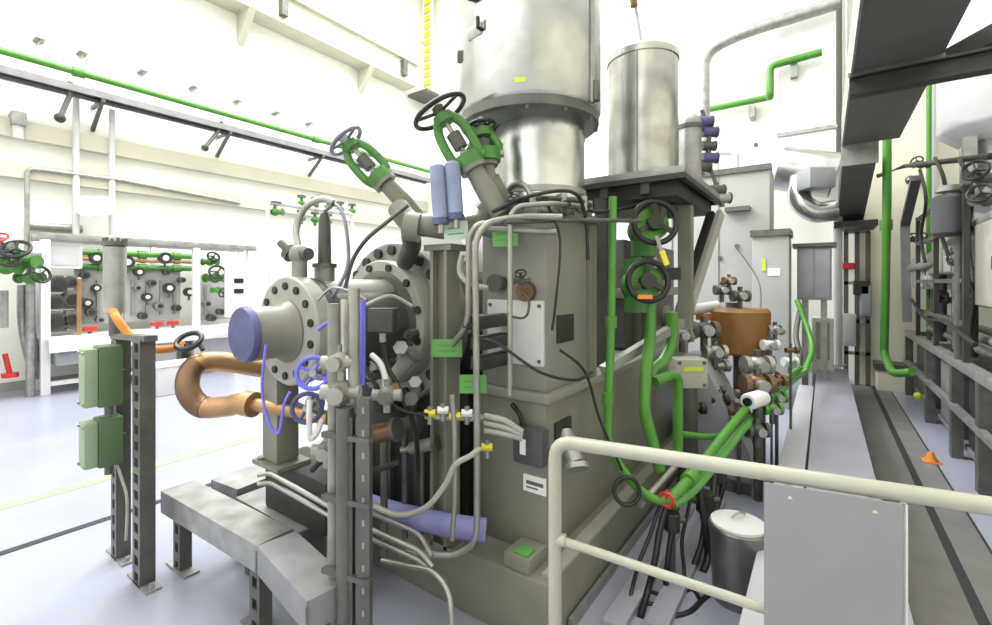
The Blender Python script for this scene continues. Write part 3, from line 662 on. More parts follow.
MB().box(-1.078, -1.066, 2.02, 2.2, 1.3, 1.44, .004).build('window_opening', 'near_black', t)
MB().box(-1.50, -1.03, 1.89, 2.47, 1.93, 1.97, .008).build('top_flange', 'machine_paint', t)
MB().box(-1.10, -1.05, 2.38, 2.46, 1.075, 1.93, .006).build('corner_post', 'machine_paint', t)
MB().lathe([(0, 0), (.036, 0), (.03, .05), (.045, .055), (.045, .075), (0, .075)], (-1.33, 1.92, 1.6), (0, -1, 0), 16).build('sensor_boss', 'machine_dark', t)
MB().lathe([(0, 0), (.05, 0), (.05, .03), (0, .03)], (-1.18, 1.92, 1.56), (0, -1, 0), 18).build('brass_plug', 'copper_dark', t)
arc = [V((-1.34+.09*(1-math.cos(PI*i/10)), 1.93, 1.97+.13*math.sin(PI*i/10))) for i in range(11)]
MB().tube(arc, .014, 10).build('lifting_loop', 'pipe_steel', t)
# junction, label on the pedestal front
c = P(519, 452, 2.08); t = thing('switch_box', c, 'dark grey switch box fixed to the pedestal front', 'box')
MB().box(c.x-.08, c.x+.08, 1.82, 1.90, c.z-.085, c.z+.085, .015).build('case', 'dark_box', t)
MB().box(c.x-.035, c.x-.005, 1.815, 1.82, c.z-.035, c.z+.035).build('label_sticker', 'label_white', t)
MB().tube([(c.x-.05, 1.86, c.z+.085), (c.x-.06, 1.86, c.z+.13), (c.x-.12, 1.88, c.z+.17)], .012, 8, smooth=True).build('cable', 'black_rubber', t)
c = P(524, 492, 2.12); t = thing('rating_plate', c, 'white rectangular label plate on pedestal below the switch box', 'label')
MB().box(c.x-.062, c.x+.062, 1.893, 1.90, c.z-.04, c.z+.04).build('plate', 'label_white', t)
MB().box(c.x-.045, c.x+.05, 1.892, 1.893, c.z-.004, c.z+.014).box(c.x-.045, c.x+.02, 1.892, 1.893, c.z-.022, c.z-.014).build('lettering', 'label_print', t)
for k, lab in ((0, 'pale angled conduit above the switch box, upper'), (1, 'pale angled conduit above the switch box, middle'), (2, 'pale angled conduit above the switch box, lower')):
    pipe('conduit', [P(485, 416+k*7, 2.1), P(505, 420+k*7, 2.05), P(522, 432+k*3, 2.05)], .014, 'machine_light', lab, fillet=.03, group='conduits above the switch box')
pieces(MB().box(-1.15, -1.08, 1.755, 1.83, .37, .378, .003), 'rag', 'tag_green', 'small green rag on the pedestal foot', 'rag')

# ------------------------------------------------------------------ silver drum over the tower
D = V((-1.275, 2.195, 0)); DN = D.copy()
t = thing('silver_drum', (D.x, D.y, 1.97), 'huge silver clad drum on a narrower neck above the tower', 'drum')
MB().lathe([(0, 0), (.245, 0), (.245, .58), (0, .58)], DN+V((0, 0, 1.97)), (0, 0, 1), 56).build('neck', 'drum_steel', t)
MB().lathe([(0, 0), (.255, 0), (.255, .03), (0, .03)], DN+V((0, 0, 2.06)), (0, 0, 1), 56).build('neck_band', 'galvanized', t)
D = D-R_*.055
MB().lathe([(.2, 0), (.36, 0), (.375, .012), (.375, .06), (.2, .06)], D+V((0, 0, 2.43)), (0, 0, 1), 64).build('bottom_flange', 'strut_steel', t)
MB().lathe([(0, 0), (.37, 0), (.385, .02), (.385, 1.25), (.38, 1.27), (.36, 1.32), (.2, 1.42), (0, 1.44)], D+V((0, 0, 2.485)), (0, 0, 1), 72).build('shell', 'drum_steel', t)
MB().box(D.x+.383, D.x+.395, D.y-.05, D.y-.02, 2.49, 3.7).build('seam_rib', 'galvanized', t)
for k in range(5):
    a = math.radians(-60+k*30); q = D+V((.36*math.cos(a), .36*math.sin(a), 2.42)); MB().cyl(q, q+V((0, 0, .09)), .012, seg=6).build('bolt', 'strut_steel', t)
def on_drum(px, z, off=.0):
    # point on the shell seen at column px
    d = ray(px); d = V((d.x, d.y)); c = V((D.x, D.y)); r = .385+off
    A = d.dot(d); Bq = -2*d.dot(c); Cq = c.dot(c)-r*r; s = (-Bq-math.sqrt(max(0, Bq*Bq-4*A*Cq)))/(2*A)
    p = d*s; n = (p-c).normalized(); return V((p.x, p.y, z)), V((n.x, n.y, 0))
p, n = on_drum(477, 3.05); MB().lathe([(0, 0), (.06, 0), (.07, .03), (.06, .05), (.045, .05), (.04, .03), (0, .03)], p-n*.01, n, 24).build('sight_port', 'near_black', t)
p, n = on_drum(476, 3.05, .025); MB().box(-.008, .008, -.03, .03, -.003, .003, 0, Matrix.Translation(p+n*.01) @ n.to_track_quat('Z', 'Y').to_matrix().to_4x4()).build('port_mark', 'label_yellow', t)
p, n = on_drum(475, 2.84); MB().box(-.05, .05, -.03, .03, -.01, .006, .004, Matrix.Translation(p) @ n.to_track_quat('Z', 'Y').to_matrix().to_4x4()).build('name_plate', 'machine_light', t)
p, n = on_drum(482, 2.83); MB().tube([p, p+n*.03, p+n*.03+V((0, 0, .05))], .010, 8).build('latch', 'black_rubber', t)
p, n = on_drum(461, 2.78); MB().box(-.012, .012, -.03, .03, -.01, .02, .003, Matrix.Translation(p) @ n.to_track_quat('Z', 'Y').to_matrix().to_4x4()).build('side_latch', 'strut_steel', t)
p, n = on_drum(520, 2.55); MB().box(-.026, .026, -.012, .012, -.004, .002, 0, Matrix.Translation(p) @ n.to_track_quat('Z', 'Y').to_matrix().to_4x4()).build('yellow_sticker', 'label_yellow', t)
p, n = on_drum(593, 2.55); MB().box(-.02, .02, -.05, .05, 0, .03, .004, Matrix.Translation(p) @ n.to_track_quat('Z', 'Y').to_matrix().to_4x4()).build('clasp', 'strut_steel', t)

# ------------------------------------------------------------------ big valves over the turbine
def big_valve(wc, wr, L, cam_dir, label, green='valve_green', wheel='wheel_black', tailm='machine_paint', rim=.012, tail=.25, tr=.045):
    """wc wheel centre, cam_dir = (right, up, toward viewer) of the axis pointing from body to wheel"""
    wc = V(wc); n = (R_*cam_dir[0]+V((0, 0, 1))*cam_dir[1]-F_*cam_dir[2]).normalized()
    t = thing('gate_valve', wc-n*(L+tail), label, 'valve')
    u = n.cross(wc-V((0, 0, EYE))).normalized(); v = n.cross(u)
    wh = MB().torus(wc, n, wr, rim, 44, 10).build('hand_wheel', wheel, t)
    for k in range(3):
        a = 2*PI*k/3+.5; MB().tube([wc, wc+(u*math.cos(a)+v*math.sin(a))*wr], rim*.75, 8).build('spoke', wheel, wh)
    MB().cyl(wc-n*.02, wc+n*.025, rim*2.4, seg=14).build('hub', wheel, wh)
    MB().cyl(wc-n*L*.9, wc+n*.045, .012, seg=10).build('stem', 'pipe_steel', t)
    MB().cyl(wc-n*.06, wc-n*.02, .048, seg=18).build('yoke_cap', green, t)
    MB().cyl(wc-n*L, wc-n*(L-.06), .068, seg=18).build('yoke_base', green, t)
    MB().cyl(wc-n*L*.75-R_*.02, wc-n*L*.75+R_*.09, .018, seg=10).build('grease_plug', 'pipe_steel', t)
    for q in (-1, 1):
        MB().tube([wc-n*.035+u*q*.03, wc-n*.10+u*q*.062, wc-n*(L-.08)+u*q*.068, wc-n*(L-.02)+u*q*.05], .023, 10, smooth=True).build('yoke_arm', green, t)
    MB().cyl(wc-n*L*.66, wc-n*L*.4, .034, seg=12).build('gland', 'machine_dark', t)
    MB().cyl(wc-n*(L+.02), wc-n*L, tr*1.5, seg=18).build('bonnet_flange', tailm, t)
    MB().lathe([(0, 0), (tr, 0), (tr*1.15, tail*.5), (tr*.9, tail), (0, tail)], wc-n*(L+.02), -n, 18).build('body', tailm, t)
    return wc-n*(L+tail), n
e1, n1 = big_valve(P(440, 112, 2.15), .128, .30, (-.5, .85, -.02), 'big green valve with tilted black handwheel beside the drum', tail=.24)
e2, n2 = big_valve(P(482, 126, 2.25), .062, .19, (-.12, .93, -.12), 'smaller green valve with black wheel tucked behind the big one', rim=.010, tail=.16, tr=.035)
e3, n3 = big_valve(P(346, 141, 2.5), .098, .30, (-.62, .66, .02), 'green and grey valve tilted left above the turbine cover', green='valve_green', wheel='wheel_grey', tail=.3)
# grey bodies under the valves
t = thing('valve_chest', e1, 'thick grey pipe elbow joining the tilted valves to turbine', 'pipe')
MB().tube([P(398, 208, 2.3), P(410, 222, 2.25), P(430, 226, 2.2), P(452, 228, 2.25), P(480, 222, 2.3), P(497, 200, 2.25), P(489, 180, 2.2)], .055, 16, smooth=True).build('manifold', 'machine_paint', t)
MB().tube([P(410, 222, 2.25), P(412, 245, 2.4), P(405, 262, 2.6)], .05, 16).build('branch', 'machine_dark', t)
MB().cyl(P(405, 226, 2.2), P(420, 228, 2.2), .07).build('flange', 'machine_paint', t)
MB().cyl(P(484, 215, 2.26), P(494, 206, 2.25), .07).build('flange', 'machine_paint', t)
MB().tube([P(470, 225, 2.3), P(500, 232, 2.25), P(505, 232, 2.2)], .04, 14).build('side_branch', 'machine_paint', t)
for px, lab in ((437, 'blue grey insulated cylinder above the pale tag, left one'), (452, 'blue grey insulated cylinder above the pale tag, right one')):
    a, b = P(px, 165 if px < 440 else 162, 2.1), P(px+4, 220 if px < 440 else 215, 2.1)
    t = thing('insulated_cylinder', b, lab, 'cylinder', 'blue insulated cylinders')
    MB().cyl(b, a, .036, bev=.01).build('sleeve', 'blue_sleeve', t)
    MB().cyl(b-(a-b).normalized()*.02, b, .038).build('hem', 'blue_cover', t)
    MB().cyl(b-V((0, 0, .06)), b, .015, seg=10).build('stem', 'pipe_steel', t)

t = thing('gear_housing', (-1.75, 4.2, 1.075), 'dark machine housing behind the platform legs and tower', 'housing')
MB().box(-2.5, -1.5, 3.45, 4.9, .3, 1.95, .03).build('casing', 'machine_dark', t)
MB().box(-1.52, -1.25, 3.46, 4.9, 1.09, 1.94, .02).build('side_casing', 'machine_dark', t)
MB().box(-2.5, -1.22, 3.42, 4.92, 1.48, 1.56, .01).build('split_flange', 'machine_paint', t)
for y in (3.6, 3.95, 4.3, 4.65): MB().cyl((-1.27, y, 1.56), (-1.27, y, 1.62), .025, seg=6).build('bolt', 'strut_steel', t)
MB().box(-1.26, -1.235, 3.75, 4.25, 1.66, 1.86, .01).build('inspection_cover', 'machine_light', t)
MB().cyl((-1.26, 4.55, 1.28), (-1.2, 4.55, 1.28), .10).build('bearing_cover', 'casting', t)
# ------------------------------------------------------------------ tank platform right of the tower
t = thing('tank_platform', (-.98, 2.95, 1.075), 'dark steel bracket platform beside tower carrying the silver tank', 'platform')
MB().box(-1.33, -.62, 2.65, 3.75, 2.21, 2.25, .004).build('deck', 'galvanized', t)
MB().box(-1.33, -.62, 2.65, 2.68, 2.18, 2.21).box(-1.33, -.62, 3.72, 3.75, 2.18, 2.21).box(-.65, -.62, 2.68, 3.72, 2.18, 2.21).build('edge_angle', 'beam_dark', t)
MB().box(-1.28, -.68, 2.72, 3.7, 2.10, 2.2).build('under_pan', 'near_black', t)
for x in (-1.1, -.85): MB().box(x-.025, x+.025, 2.68, 3.72, 2.12, 2.21).build('joist', 'machine_dark', t)
MB().box(-1.17, -1.09, 2.7, 2.78, 1.075, 2.13).build('leg', 'machine_dark', t)
MB().box(-.77, -.69, 3.1, 3.18, 1.3, 2.13).build('leg', 'machine_paint', t)
MB().box(-1.17, -1.09, 3.6, 3.68, 1.075, 2.13).build('leg', 'machine_dark', t)
MB().bar((-1.03, 2.5, 1.1), (-.73, 3.14, 1.36), .05, .05).build('brace', 'pipe_steel', t)
MB().bar((-.73, 3.14, 1.36), (-.6, 3.6, 2.1), .03, .07).build('brace', 'machine_light', t)
MB().bar((-.77, 3.14, 1.40), (-.66, 3.6, 2.1), .05, .05).build('brace', 'beam_dark', t)
MB().box(-1.15, -.75, 3.1, 3.14, 1.62, 1.70).build('cross_member', 'machine_dark', t)
MB().box(-1.15, -.75, 2.72, 2.76, 1.98, 2.04).build('cross_member', 'machine_dark', t)
T = V((-.985, 3.06, 2.25))
t = thing('silver_tank', T, 'silver sheet metal tank standing on the bracket platform', 'tank')
MB().lathe([(0, 0), (.22, 0), (.225, .01), (.225, .80), (.232, .80), (.232, .84), (.21, .86), (0, .875)], T, (0, 0, 1), 56).build('shell', 'tank_steel', t)
MB().lathe([(.2, 0), (.245, 0), (.245, .02), (.2, .02)], T, (0, 0, 1), 48).build('base_ring', 'galvanized', t)
MB().cyl(T+V((.0, 0, .86)), T+V((.0, 0, .92)), .03).build('top_nozzle', 'galvanized', t)
a = math.radians(-80); MB().box(T.x+.223*math.cos(a)-.006, T.x+.223*math.cos(a)+.006, T.y+.223*math.sin(a)-.006, T.y+.223*math.sin(a)+.006, 2.27, 3.04).build('seam', 'galvanized', t)
vt = pipe('vent_tube', [T+V((0, 0, .9)), P(637, 15, 3.06), P(634, 0, 3.0), P(632, -14, 3.0)], .012, 'white_panel', 'thin white vent tube rising from the silver tank', fillet=.03, seg=8)
MB().cyl(P(634, 6, 3.0), P(633, -6, 3.0), .024).build('brown_sleeve', 'brown_tank', vt)

c = P(689, 165, 3.45); c.z = 2.25; c = V((-.80, 3.56, 2.25))
t = thing('small_tank', c, 'slim grey cylinder standing behind the silver tank', 'tank')
MB().lathe([(0, 0), (.08, 0), (.08, .52), (.07, .55), (.05, .57), (0, .575)], c, (0, 0, 1), 28).build('shell', 'galvanized', t)
MB().lathe([(.05, 0), (.086, 0), (.086, .03), (.05, .03)], c+V((0, 0, .47)), (0, 0, 1), 28).build('band', 'strut_steel', t)
# instrument string right of tank
for i, (px, py, s, m) in enumerate(((703, 122, .055, 'blue_cover'), (709, 132, .05, 'blue_cover'), (708, 146, .045, 'machine_dark'), (709, 158, .05, 'blue_cover'), (702, 167, .05, 'machine_dark'), (716, 190, .05, 'machine_dark'), (722, 198, .05, 'galvanized'))):
    c = P(px, py, 3.4); t = thing('transmitter', c, ('dark blue transmitter beside tank, topmost of the string', 'dark blue transmitter beside tank, second from the top', 'dark transmitter beside tank, third from the top', 'dark blue transmitter beside tank, fourth from the top', 'dark transmitter at the deck edge behind the tank', 'dark fitting hanging at the platform corner', 'grey fitting lowest at the platform corner')[i], 'instrument', 'instruments beside the tank')
    MB().cyl(c-R_*s, c+R_*s, s*.75, seg=16).build('housing', m, t)
    MB().cyl(c-V((0, 0, s*1.3)), c+V((0, 0, s)), s*.35, seg=10).build('stem', 'strut_steel', t)
    MB().cyl(c+R_*s, c+R_*s*1.2, s*.85, seg=16).build('cover', 'machine_dark', t)
pieces(MB().tube([P(702, 110, 3.42), P(709, 135, 3.42), P(709, 165, 3.42), P(722, 200, 3.42)], .015, 8), 'standpipe', 'strut_steel', 'thin dark standpipe carrying transmitters beside the tank', 'pipe')
# the two black wheel valves below the platform
def wheel_valve(px, py, tt, wr, label, tagm):
    wc = P(px, py, tt); n = (-F_*.93+R_*.0+V((0, 0, .12))).normalized(); t = thing('wheel_valve', wc, label, 'valve')
    u = n.cross(V((0, 0, 1))).normalized(); v = n.cross(u)
    wh = MB().torus(wc, n, wr, .017, 40, 10).build('hand_wheel', 'wheel_black', t)
    for k in range(3):
        a = 2*PI*k/3+PI/2+PI; MB().bar(wc, wc+(u*math.cos(a)+v*math.sin(a))*wr, .028, .014, n).build('spoke', 'wheel_black', wh)
    MB().cyl(wc-n*.03, wc+n*.02, .045, seg=20).build('hub', 'wheel_black', wh)
    MB().cyl(wc-n*.12, wc-n*.04, .095, seg=24).build('bonnet', 'pipe_green', t)
    MB().ball(wc-n*.2, .10).build('body', 'valve_green', t)
    MB().cyl(wc-n*.2-V((0, 0, .16)), wc-n*.2+V((0, 0, .16)), .075, seg=18).build('pipe_stub', 'valve_green', t)
    if tagm == 'long':
        a_, b_ = P(656, 236, tt-.06), P(667, 265, tt-.06); m_ = a_.lerp(b_, .5)
        MB().bar(a_, m_, .02, .006, n).build('lever', 'galvanized', t); MB().bar(m_, b_, .03, .01, n).build('lever_grip', 'yellow_paint', t)
    else:
        q = P(645, 297, tt-.05); MB().bar(q-R_*.04, q+R_*.04, .022, .008, n).build('tag', 'orange_cap', t)
wheel_valve(655, 222, 2.62, .122, 'green valve with black wheel under platform, upper one', 'long')
wheel_valve(648, 281, 2.58, .112, 'green valve with black wheel under platform, lower one', 'short')
# green pipes by the pedestal
pipe('green_pipe', [P(613, 197, 2.5), P(611, 330, 2.45), P(608, 425, 2.4), P(613, 452, 2.38), P(632, 482, 2.36), P(652, 498, 2.36), P(668, 502, 2.36)], .022, 'pipe_green', 'slim bright green pipe dropping from platform and curving to floor', smooth=True,
     clamps=[(P(611, 322, 2.45), (0, 0, 1)), (P(608, 398, 2.41), (0, 0, 1))])
pipe('green_pipe', [P(650, 300, 2.75), P(650, 340, 2.72), P(646, 375, 2.65), P(645, 410, 2.6), P(652, 440, 2.6), P(660, 470, 2.6)], .034, 'pipe_green', 'green pipe below the lower black wheel, leftmost of pair', smooth=True)
pipe('green_pipe', [P(672, 312, 2.9), P(672, 340, 2.9), P(664, 360, 2.85), P(652, 372, 2.8), P(653, 383, 2.75)], .036, 'pipe_green', 'short thick green pipe bend behind the pale brace', smooth=True)
pipe('green_pipe', [P(655, 382, 2.7), P(672, 374, 2.8), P(678, 378, 2.85), P(678, 450, 2.85), P(676, 465, 2.8)], .030, 'pipe_green', 'green pipe arching down beside the cream junction box', fillet=.08)
pipe('green_pipe', [P(664, 503, 2.36), P(690, 478, 2.5), P(745, 410, 3.3), P(770, 390, 4.0), P(800, 368, 5.0)], .028, 'pipe_green', 'long green pipe running away along pedestal, upper of pair', smooth=True, clamps=[(P(690, 478, 2.5), P(745, 410, 3.3)-P(690, 478, 2.5))])
pipe('green_pipe', [P(672, 505, 2.42), P(700, 482, 2.6), P(752, 418, 3.4), P(782, 390, 4.3), P(806, 370, 5.2)], .028, 'tag_green', 'long green pipe running away along pedestal, lower of pair', smooth=True)
pipe('green_pipe', [P(681, 434, 2.9), P(705, 437, 3.0), P(728, 436, 3.1)], .02, 'pipe_green', 'short horizontal green pipe feeding the long pair', fillet=0)
c = P(667, 500, 2.33); pieces(MB().torus(c, (P(745, 410, 3.3)-c).normalized(), .036, .008, 18, 8).cyl(c, c+V((0, 0, .05)), .008), 'red_clip', 'red_paint', 'red clip around the green pipe end', 'clip')
# black coils and hoses in the gap
c = P(627, 491, 2.3); pieces(MB().torus(c, (-F_+V((.1, 0, .2))), .065, .011, 28, 8), 'cable_coil', 'black_rubber', 'black cable coil hanging on the pedestal side', 'coil')
hoses = [([P(668, 500, 2.4), P(660, 530, 2.35), P(655, 560, 2.3), P(648, 590, 2.3), G(640, 618, .02)], .016, 'black hose hanging in the gap, leftmost'),
         ([P(680, 495, 2.45), P(672, 530, 2.4), P(668, 560, 2.35), P(666, 585, 2.35), G(670, 603, .02)], .014, 'black hose hanging in the gap, second from left'),
         ([P(700, 470, 2.7), P(701, 500, 2.65), P(706, 530, 2.6), P(708, 555, 2.6), G(703, 572, .02)], .02, 'black hose hanging in the gap beside the bucket'),
         ([P(714, 470, 2.8), P(712, 500, 2.7), P(705, 520, 2.65), P(701, 545, 2.6), G(690, 575, .02)], .016, 'black hose crossing behind the bucket'),
         ([G(700, 600, .02), G(690, 590, .02), G(660, 604, .02), G(635, 600, .02), G(640, 590, .02), G(668, 598, .02)], .012, 'black cable looped on the floor between pedestal and bucket')]
for pts, r, lab in hoses: pipe('rubber_hose', pts, r, 'black_rubber', lab, cat='hose', smooth=True, group='black hoses in the gap')
pipe('conduit_pipe', [P(640, 505, 2.35), P(672, 470, 2.6), P(684, 455, 2.75)], .018, 'pipe_steel', 'pale slanting rod at the plinth edge by green pipes', fillet=0)
# silver bucket
c = G(738, 604); t = thing('steel_bucket', (c.x, c.y, 0), 'silver bucket with pale lid between pedestal and low platform', 'bucket')
c = V((P(738, 500, 2.3).x, P(738, 500, 2.3).y, 0)); t.location = c
MB().lathe([(0, 0), (.115, 0), (.13, .38), (.135, .385), (.13, .395), (0, .395)], c, (0, 0, 1), 32).build('body', 'bucket_steel', t)
MB().lathe([(0, 0), (.125, 0), (.125, .012), (.11, .016), (0, .016)], c+V((0, 0, .395)), (0, 0, 1), 32).build('lid', 'white_panel', t)
MB().tube([c+V((-.03, .0, .42)), c+V((0, .03, .44)), c+V((.02, .08, .42))], .006, 8, smooth=True).build('handle', 'galvanized', t)

# ------------------------------------------------------------------ low platform between pedestal and right walkway
t = thing('low_platform', (0, 4.8, 0), 'long low lilac grey platform running to the far wall', 'platform')
MB().box(-.09, .27, 1.75, 8.4, 0, .35, .008).build('main_box', 'platform_paint', t)
MB().box(-.26, -.105, 1.75, 6.9, 0, .33, .008).build('side_box', 'platform_light', t)
MB().box(-.105, -.09, 1.75, 8.4, 0, .30).build('gap_strip', 'near_black', t)
# floor tray between
t = thing('drip_tray', (-.6, 3.5, 0), 'shallow blue grey drip tray on floor beside the plinth', 'tray')
MB().box(-.95, -.28, 1.9, 6.2, 0, .02).build('base', 'epoxy', t)
MB().box(-.30, -.28, 1.9, 6.2, .02, .07).box(-.95, -.93, 1.9, 6.2, .02, .07).build('rim', 'galvanized', t)
for i, (x, y0_, y1_, lab) in enumerate(((-.78, 2.0, 3.4, 'pale flat channel on the drip tray, left one'), (-.62, 2.1, 3.6, 'pale flat channel on the drip tray, right one'))):
    pieces(MB().box(x-.05, x+.05, y0_, y1_, .02, .06, .005), 'flat_channel', 'platform_paint', lab, 'channel')

# ------------------------------------------------------------------ railing and hanging sign board
t = thing('hand_rail', (-.7, 1.3, 0), 'cream painted tubular railing in the right foreground', 'railing')
a, b = P(555, 440, 1.46), P(992, 507, 1.03)
a.z = b.z = 1.10
d = (b-a).normalized(); post0 = a.copy(); end = b+d*.9
MB().tube([V((a.x, a.y, 0)), V((a.x, a.y, 1.1)), end], .021, 20, fillet=.06).build('top_rail', 'rail_paint', t)
la = V((a.x, a.y, .79)); pl = P(762, 606, 1.2)
MB().tube([la, a+d*.62-V((0, 0, .365)), a+d*1.9-V((0, 0, .45))], .0135, 16).build('lower_rail', 'rail_paint', t)
MB().cyl(la-d*.0, la+d*.035, .019).build('weld_collar', 'rail_paint', t)
MB().cyl(V((end.x, end.y, 0)), V((end.x, end.y, 1.1)), .021).build('end_post', 'rail_paint', t)
for q in (a, end): MB().cyl((q.x, q.y, 0), (q.x, q.y, .012), .06).build('base_flange', 'rail_paint', t)
t = thing('hanging_board', a+d*.6, 'blank grey board hung from the cream railing', 'board')
n = V((d.y, -d.x, 0))
def online(px):
    r_ = ray(px); den = r_.x*d.y-r_.y*d.x; s = (a.x*d.y-a.y*d.x)/den; return r_*s
pa, pb = online(763)+n*.03, online(901)+n*.03
pa.z = pb.z = 1.083
MB().poly([pa, pb, pb-V((0, 0, .56)), pa-V((0, 0, .56))], n*-.006).build('sheet', 'sign_back', t)
dd = (pb-pa).normalized()
MB().poly([pb-dd*.006, pb+dd*.004, pb+dd*.004-V((0, 0, .56)), pb-dd*.006-V((0, 0, .56))], n*-.02).build('edge_fold', 'white_panel', t)
for s in (.2, .8):
    q = pa.lerp(pb, s)+V((0, 0, .012)); MB().cyl(q-n*.03-V((0, 0, .005)), q-V((0, 0, .045)), .006, seg=8).build('hook', 'rail_paint', t)

# ------------------------------------------------------------------ equipment behind: boxes, brown tank, valves
c = P(692, 374, 3.3); t = thing('junction_box', c, 'cream junction box with yellow label above the green pipes', 'box')
def cam_box(c, w_, h_, dp, bev=.01):
    x = V((R_.x, R_.y, 0)); y = -F_; z = V((0, 0, 1)); m = Matrix((x, -y, z)).transposed().to_4x4(); m.translation = c
    return MB().box(-w_/2, w_/2, 0, dp, -h_/2, h_/2, bev, m), m
mb, mm = cam_box(c, .23, .21, .16); mb.build('case', 'rail_paint', t)
MB().box(-.06, .08, -.004, 0, .02, .05, 0, mm).build('yellow_label', 'label_yellow', t)
for sx in (-1, 1):
    for sz in (-1, 1): MB().box(sx*.09-.012, sx*.09+.012, -.006, 0, sz*.08-.012, sz*.08+.012, 0, mm).build('screw', 'strut_steel', t)
MB().cyl((c+F_*.08).to_tuple()[:2]+(.02,), c+F_*.08, .07).build('stand', 'machine_dark', t)
c = P(740, 330, 4.2); t = thing('brown_tank', c, 'brown insulated vessel standing behind the valve cluster', 'tank')
MB().lathe([(0, 0), (.22, 0), (.245, .02), (.245, .38), (.22, .41), (0, .42)], V((c.x, c.y, c.z-.21)), (0, 0, 1), 32).build('shell', 'brown_tank', t)
MB().box(c.x-.36, c.x-.22, c.y-.1, c.y+.02, c.z+.08, c.z+.14, .01).build('side_lug', 'orange_hose', t)
q = c+R_*.235; MB().box(q.x-.04, q.x+.04, q.y-.05, q.y+.05, c.z-.08, c.z+.17, .01).build('side_plate', 'copper_dark', t)
MB().cyl(c+V((-.05, 0, .17)), c+V((-.05, 0, .25)), .07).build('top_flange', 'machine_dark', t)
MB().cyl((c.x, c.y, .02), (c.x, c.y, c.z-.18), .06).build('stand', 'strut_steel', t)
names = ['dark fitting above the brown vessel, left one', 'brass tipped stem above the brown vessel', 'dark fitting above the brown vessel, middle one', 'grey fitting right of the brown vessel', 'white fitting below the brown vessel right',
         'grey flange block below brown vessel', 'dark valve left of brown vessel', 'pale valve left of brown vessel', 'brown flanged valve above the white actuator', 'dark block under the white actuator', 'small green valve on the long green pipes', 'green valve nearer on the long green pipes', 'grey fitting between brown vessel and cream box', 'red capped fitting on the green pipe pair', 'pale fitting at the green pipe far end']
clus = [(722, 290, 4.1, .06, 'machine_dark'), (729, 281, 4.1, .05, 'copper_dark'), (740, 296, 4.1, .07, 'machine_dark'), (775, 330, 4.0, .06, 'galvanized'), (770, 345, 3.9, .06, 'white_panel'),
        (757, 365, 3.7, .10, 'galvanized'), (704, 330, 3.9, .10, 'machine_dark'), (682, 335, 3.9, .08, 'machine_light'), (757, 384, 3.5, .10, 'copper_dark'), (757, 430, 3.3, .07, 'machine_dark'), (777, 397, 3.6, .06, 'valve_green'), (772, 409, 3.4, .06, 'pipe_green'), (715, 352, 3.8, .08, 'galvanized'), (779, 378, 3.8, .035, 'red_paint'), (790, 362, 4.4, .06, 'tag_pale')]
for nm, (px, py, tt, s, m) in zip(names, clus):
    c = P(px, py, tt); t = thing('pipe_valve', c, nm, 'valve', 'valves around the brown vessel')
    MB().ball(c, s*.75).build('body', m, t)
    MB().cyl(c-R_*s*1.1, c-R_*s*.7, s*.75, seg=14).build('flange', m, t); MB().cyl(c+R_*s*.7, c+R_*s*1.1, s*.75, seg=14).build('flange', m, t)
    MB().cyl(c-V((0, 0, s*1.8)), c+V((0, 0, s*1.2)), s*.3, seg=10).build('stem', 'strut_steel', t)
    MB().cyl(c-F_*s*1.1, c-F_*s*.5, s*.45, seg=12).build('bonnet', 'galvanized', t)
c = P(758, 400, 3.35); t = thing('white_actuator', c, 'white cylindrical actuator with dark end on the green pipes', 'actuator')
MB().cyl(c-R_*.10-F_*.05, c+R_*.08+F_*.08, .06, bev=.01).build('body', 'white_paint', t)
MB().cyl(c-R_*.115-F_*.06, c-R_*.10-F_*.05, .03).build('end_port', 'black_rubber', t)
MB().cyl((c.x, c.y, .02), c, .03).build('stand', 'machine_dark', t)
# sloped casing behind the green pipes
q0, q1 = P(697, 440, 3.5), P(742, 392, 4.0)
t = thing('gear_casing', (-.62, 4.0, .02), 'sloped slate casing on floor behind the green pipes', 'casing')
MB().poly([(-.95, 3.9, .02), (-.95, 3.9, 1.0), (-.78, 3.9, .98), (-.45, 3.9, .3), (-.45, 3.9, .02)], (0, .5, 0)).build('shell', 'slate_cabinet', t)
MB().box(-.96, -.44, 3.87, 3.9, .02, .1).build('base_flange', 'machine_dark', t)
pipe('header_pipe', [P(677, 312, 4.3), P(718, 306, 4.3)], .05, 'white_panel', 'pale horizontal pipe behind the tank platform leg', fillet=0)
pipe('instrument_tube', [PY(735, 246, 7.5), P(758, 280, 5.5), P(760, 316, 4.25)], .008, 'machine_dark', 'thin tube looping down the grey enclosure', smooth=True, cat='tube')

# ------------------------------------------------------------------ far enclosures
t = thing('grey_enclosure', (-1.2, 7.9, 0), 'large plain grey equipment enclosure in the far middle', 'enclosure')
MB().box(-2.4, -.62, 7.5, 8.15, 0, 3.25, .02).build('body', 'grey_cabinet', t)
MB().box(-2.42, -.6, 7.46, 7.5, 3.2, 3.28).build('top_lip', 'strut_steel', t)
MB().box(-1.28, -1.27, 7.49, 7.5, .1, 3.2).box(-1.95, -1.94, 7.49, 7.5, .1, 3.2).build('panel_seam', 'strut_steel', t)
c = PY(741, 209, 7.45); MB().box(c.x-.2, c.x+.12, 7.36, 7.5, c.z-.03, c.z+.03).build('ledge', 'strut_steel', t)
for px, py in ((756, 145), (700, 245), (720, 258), (737, 246)):
    c = PY(px, py, 7.48); MB().cyl((c.x, 7.46, c.z), (c.x, 7.5, c.z), .03, seg=12).build('knob', 'strut_steel', t)
t = thing('grey_cabinet', (-.55, 7.1, 0), 'tall pale grey cabinet in front of the enclosure', 'cabinet')
a, b = PY(752, 300, 6.9), PY(789, 300, 6.9)
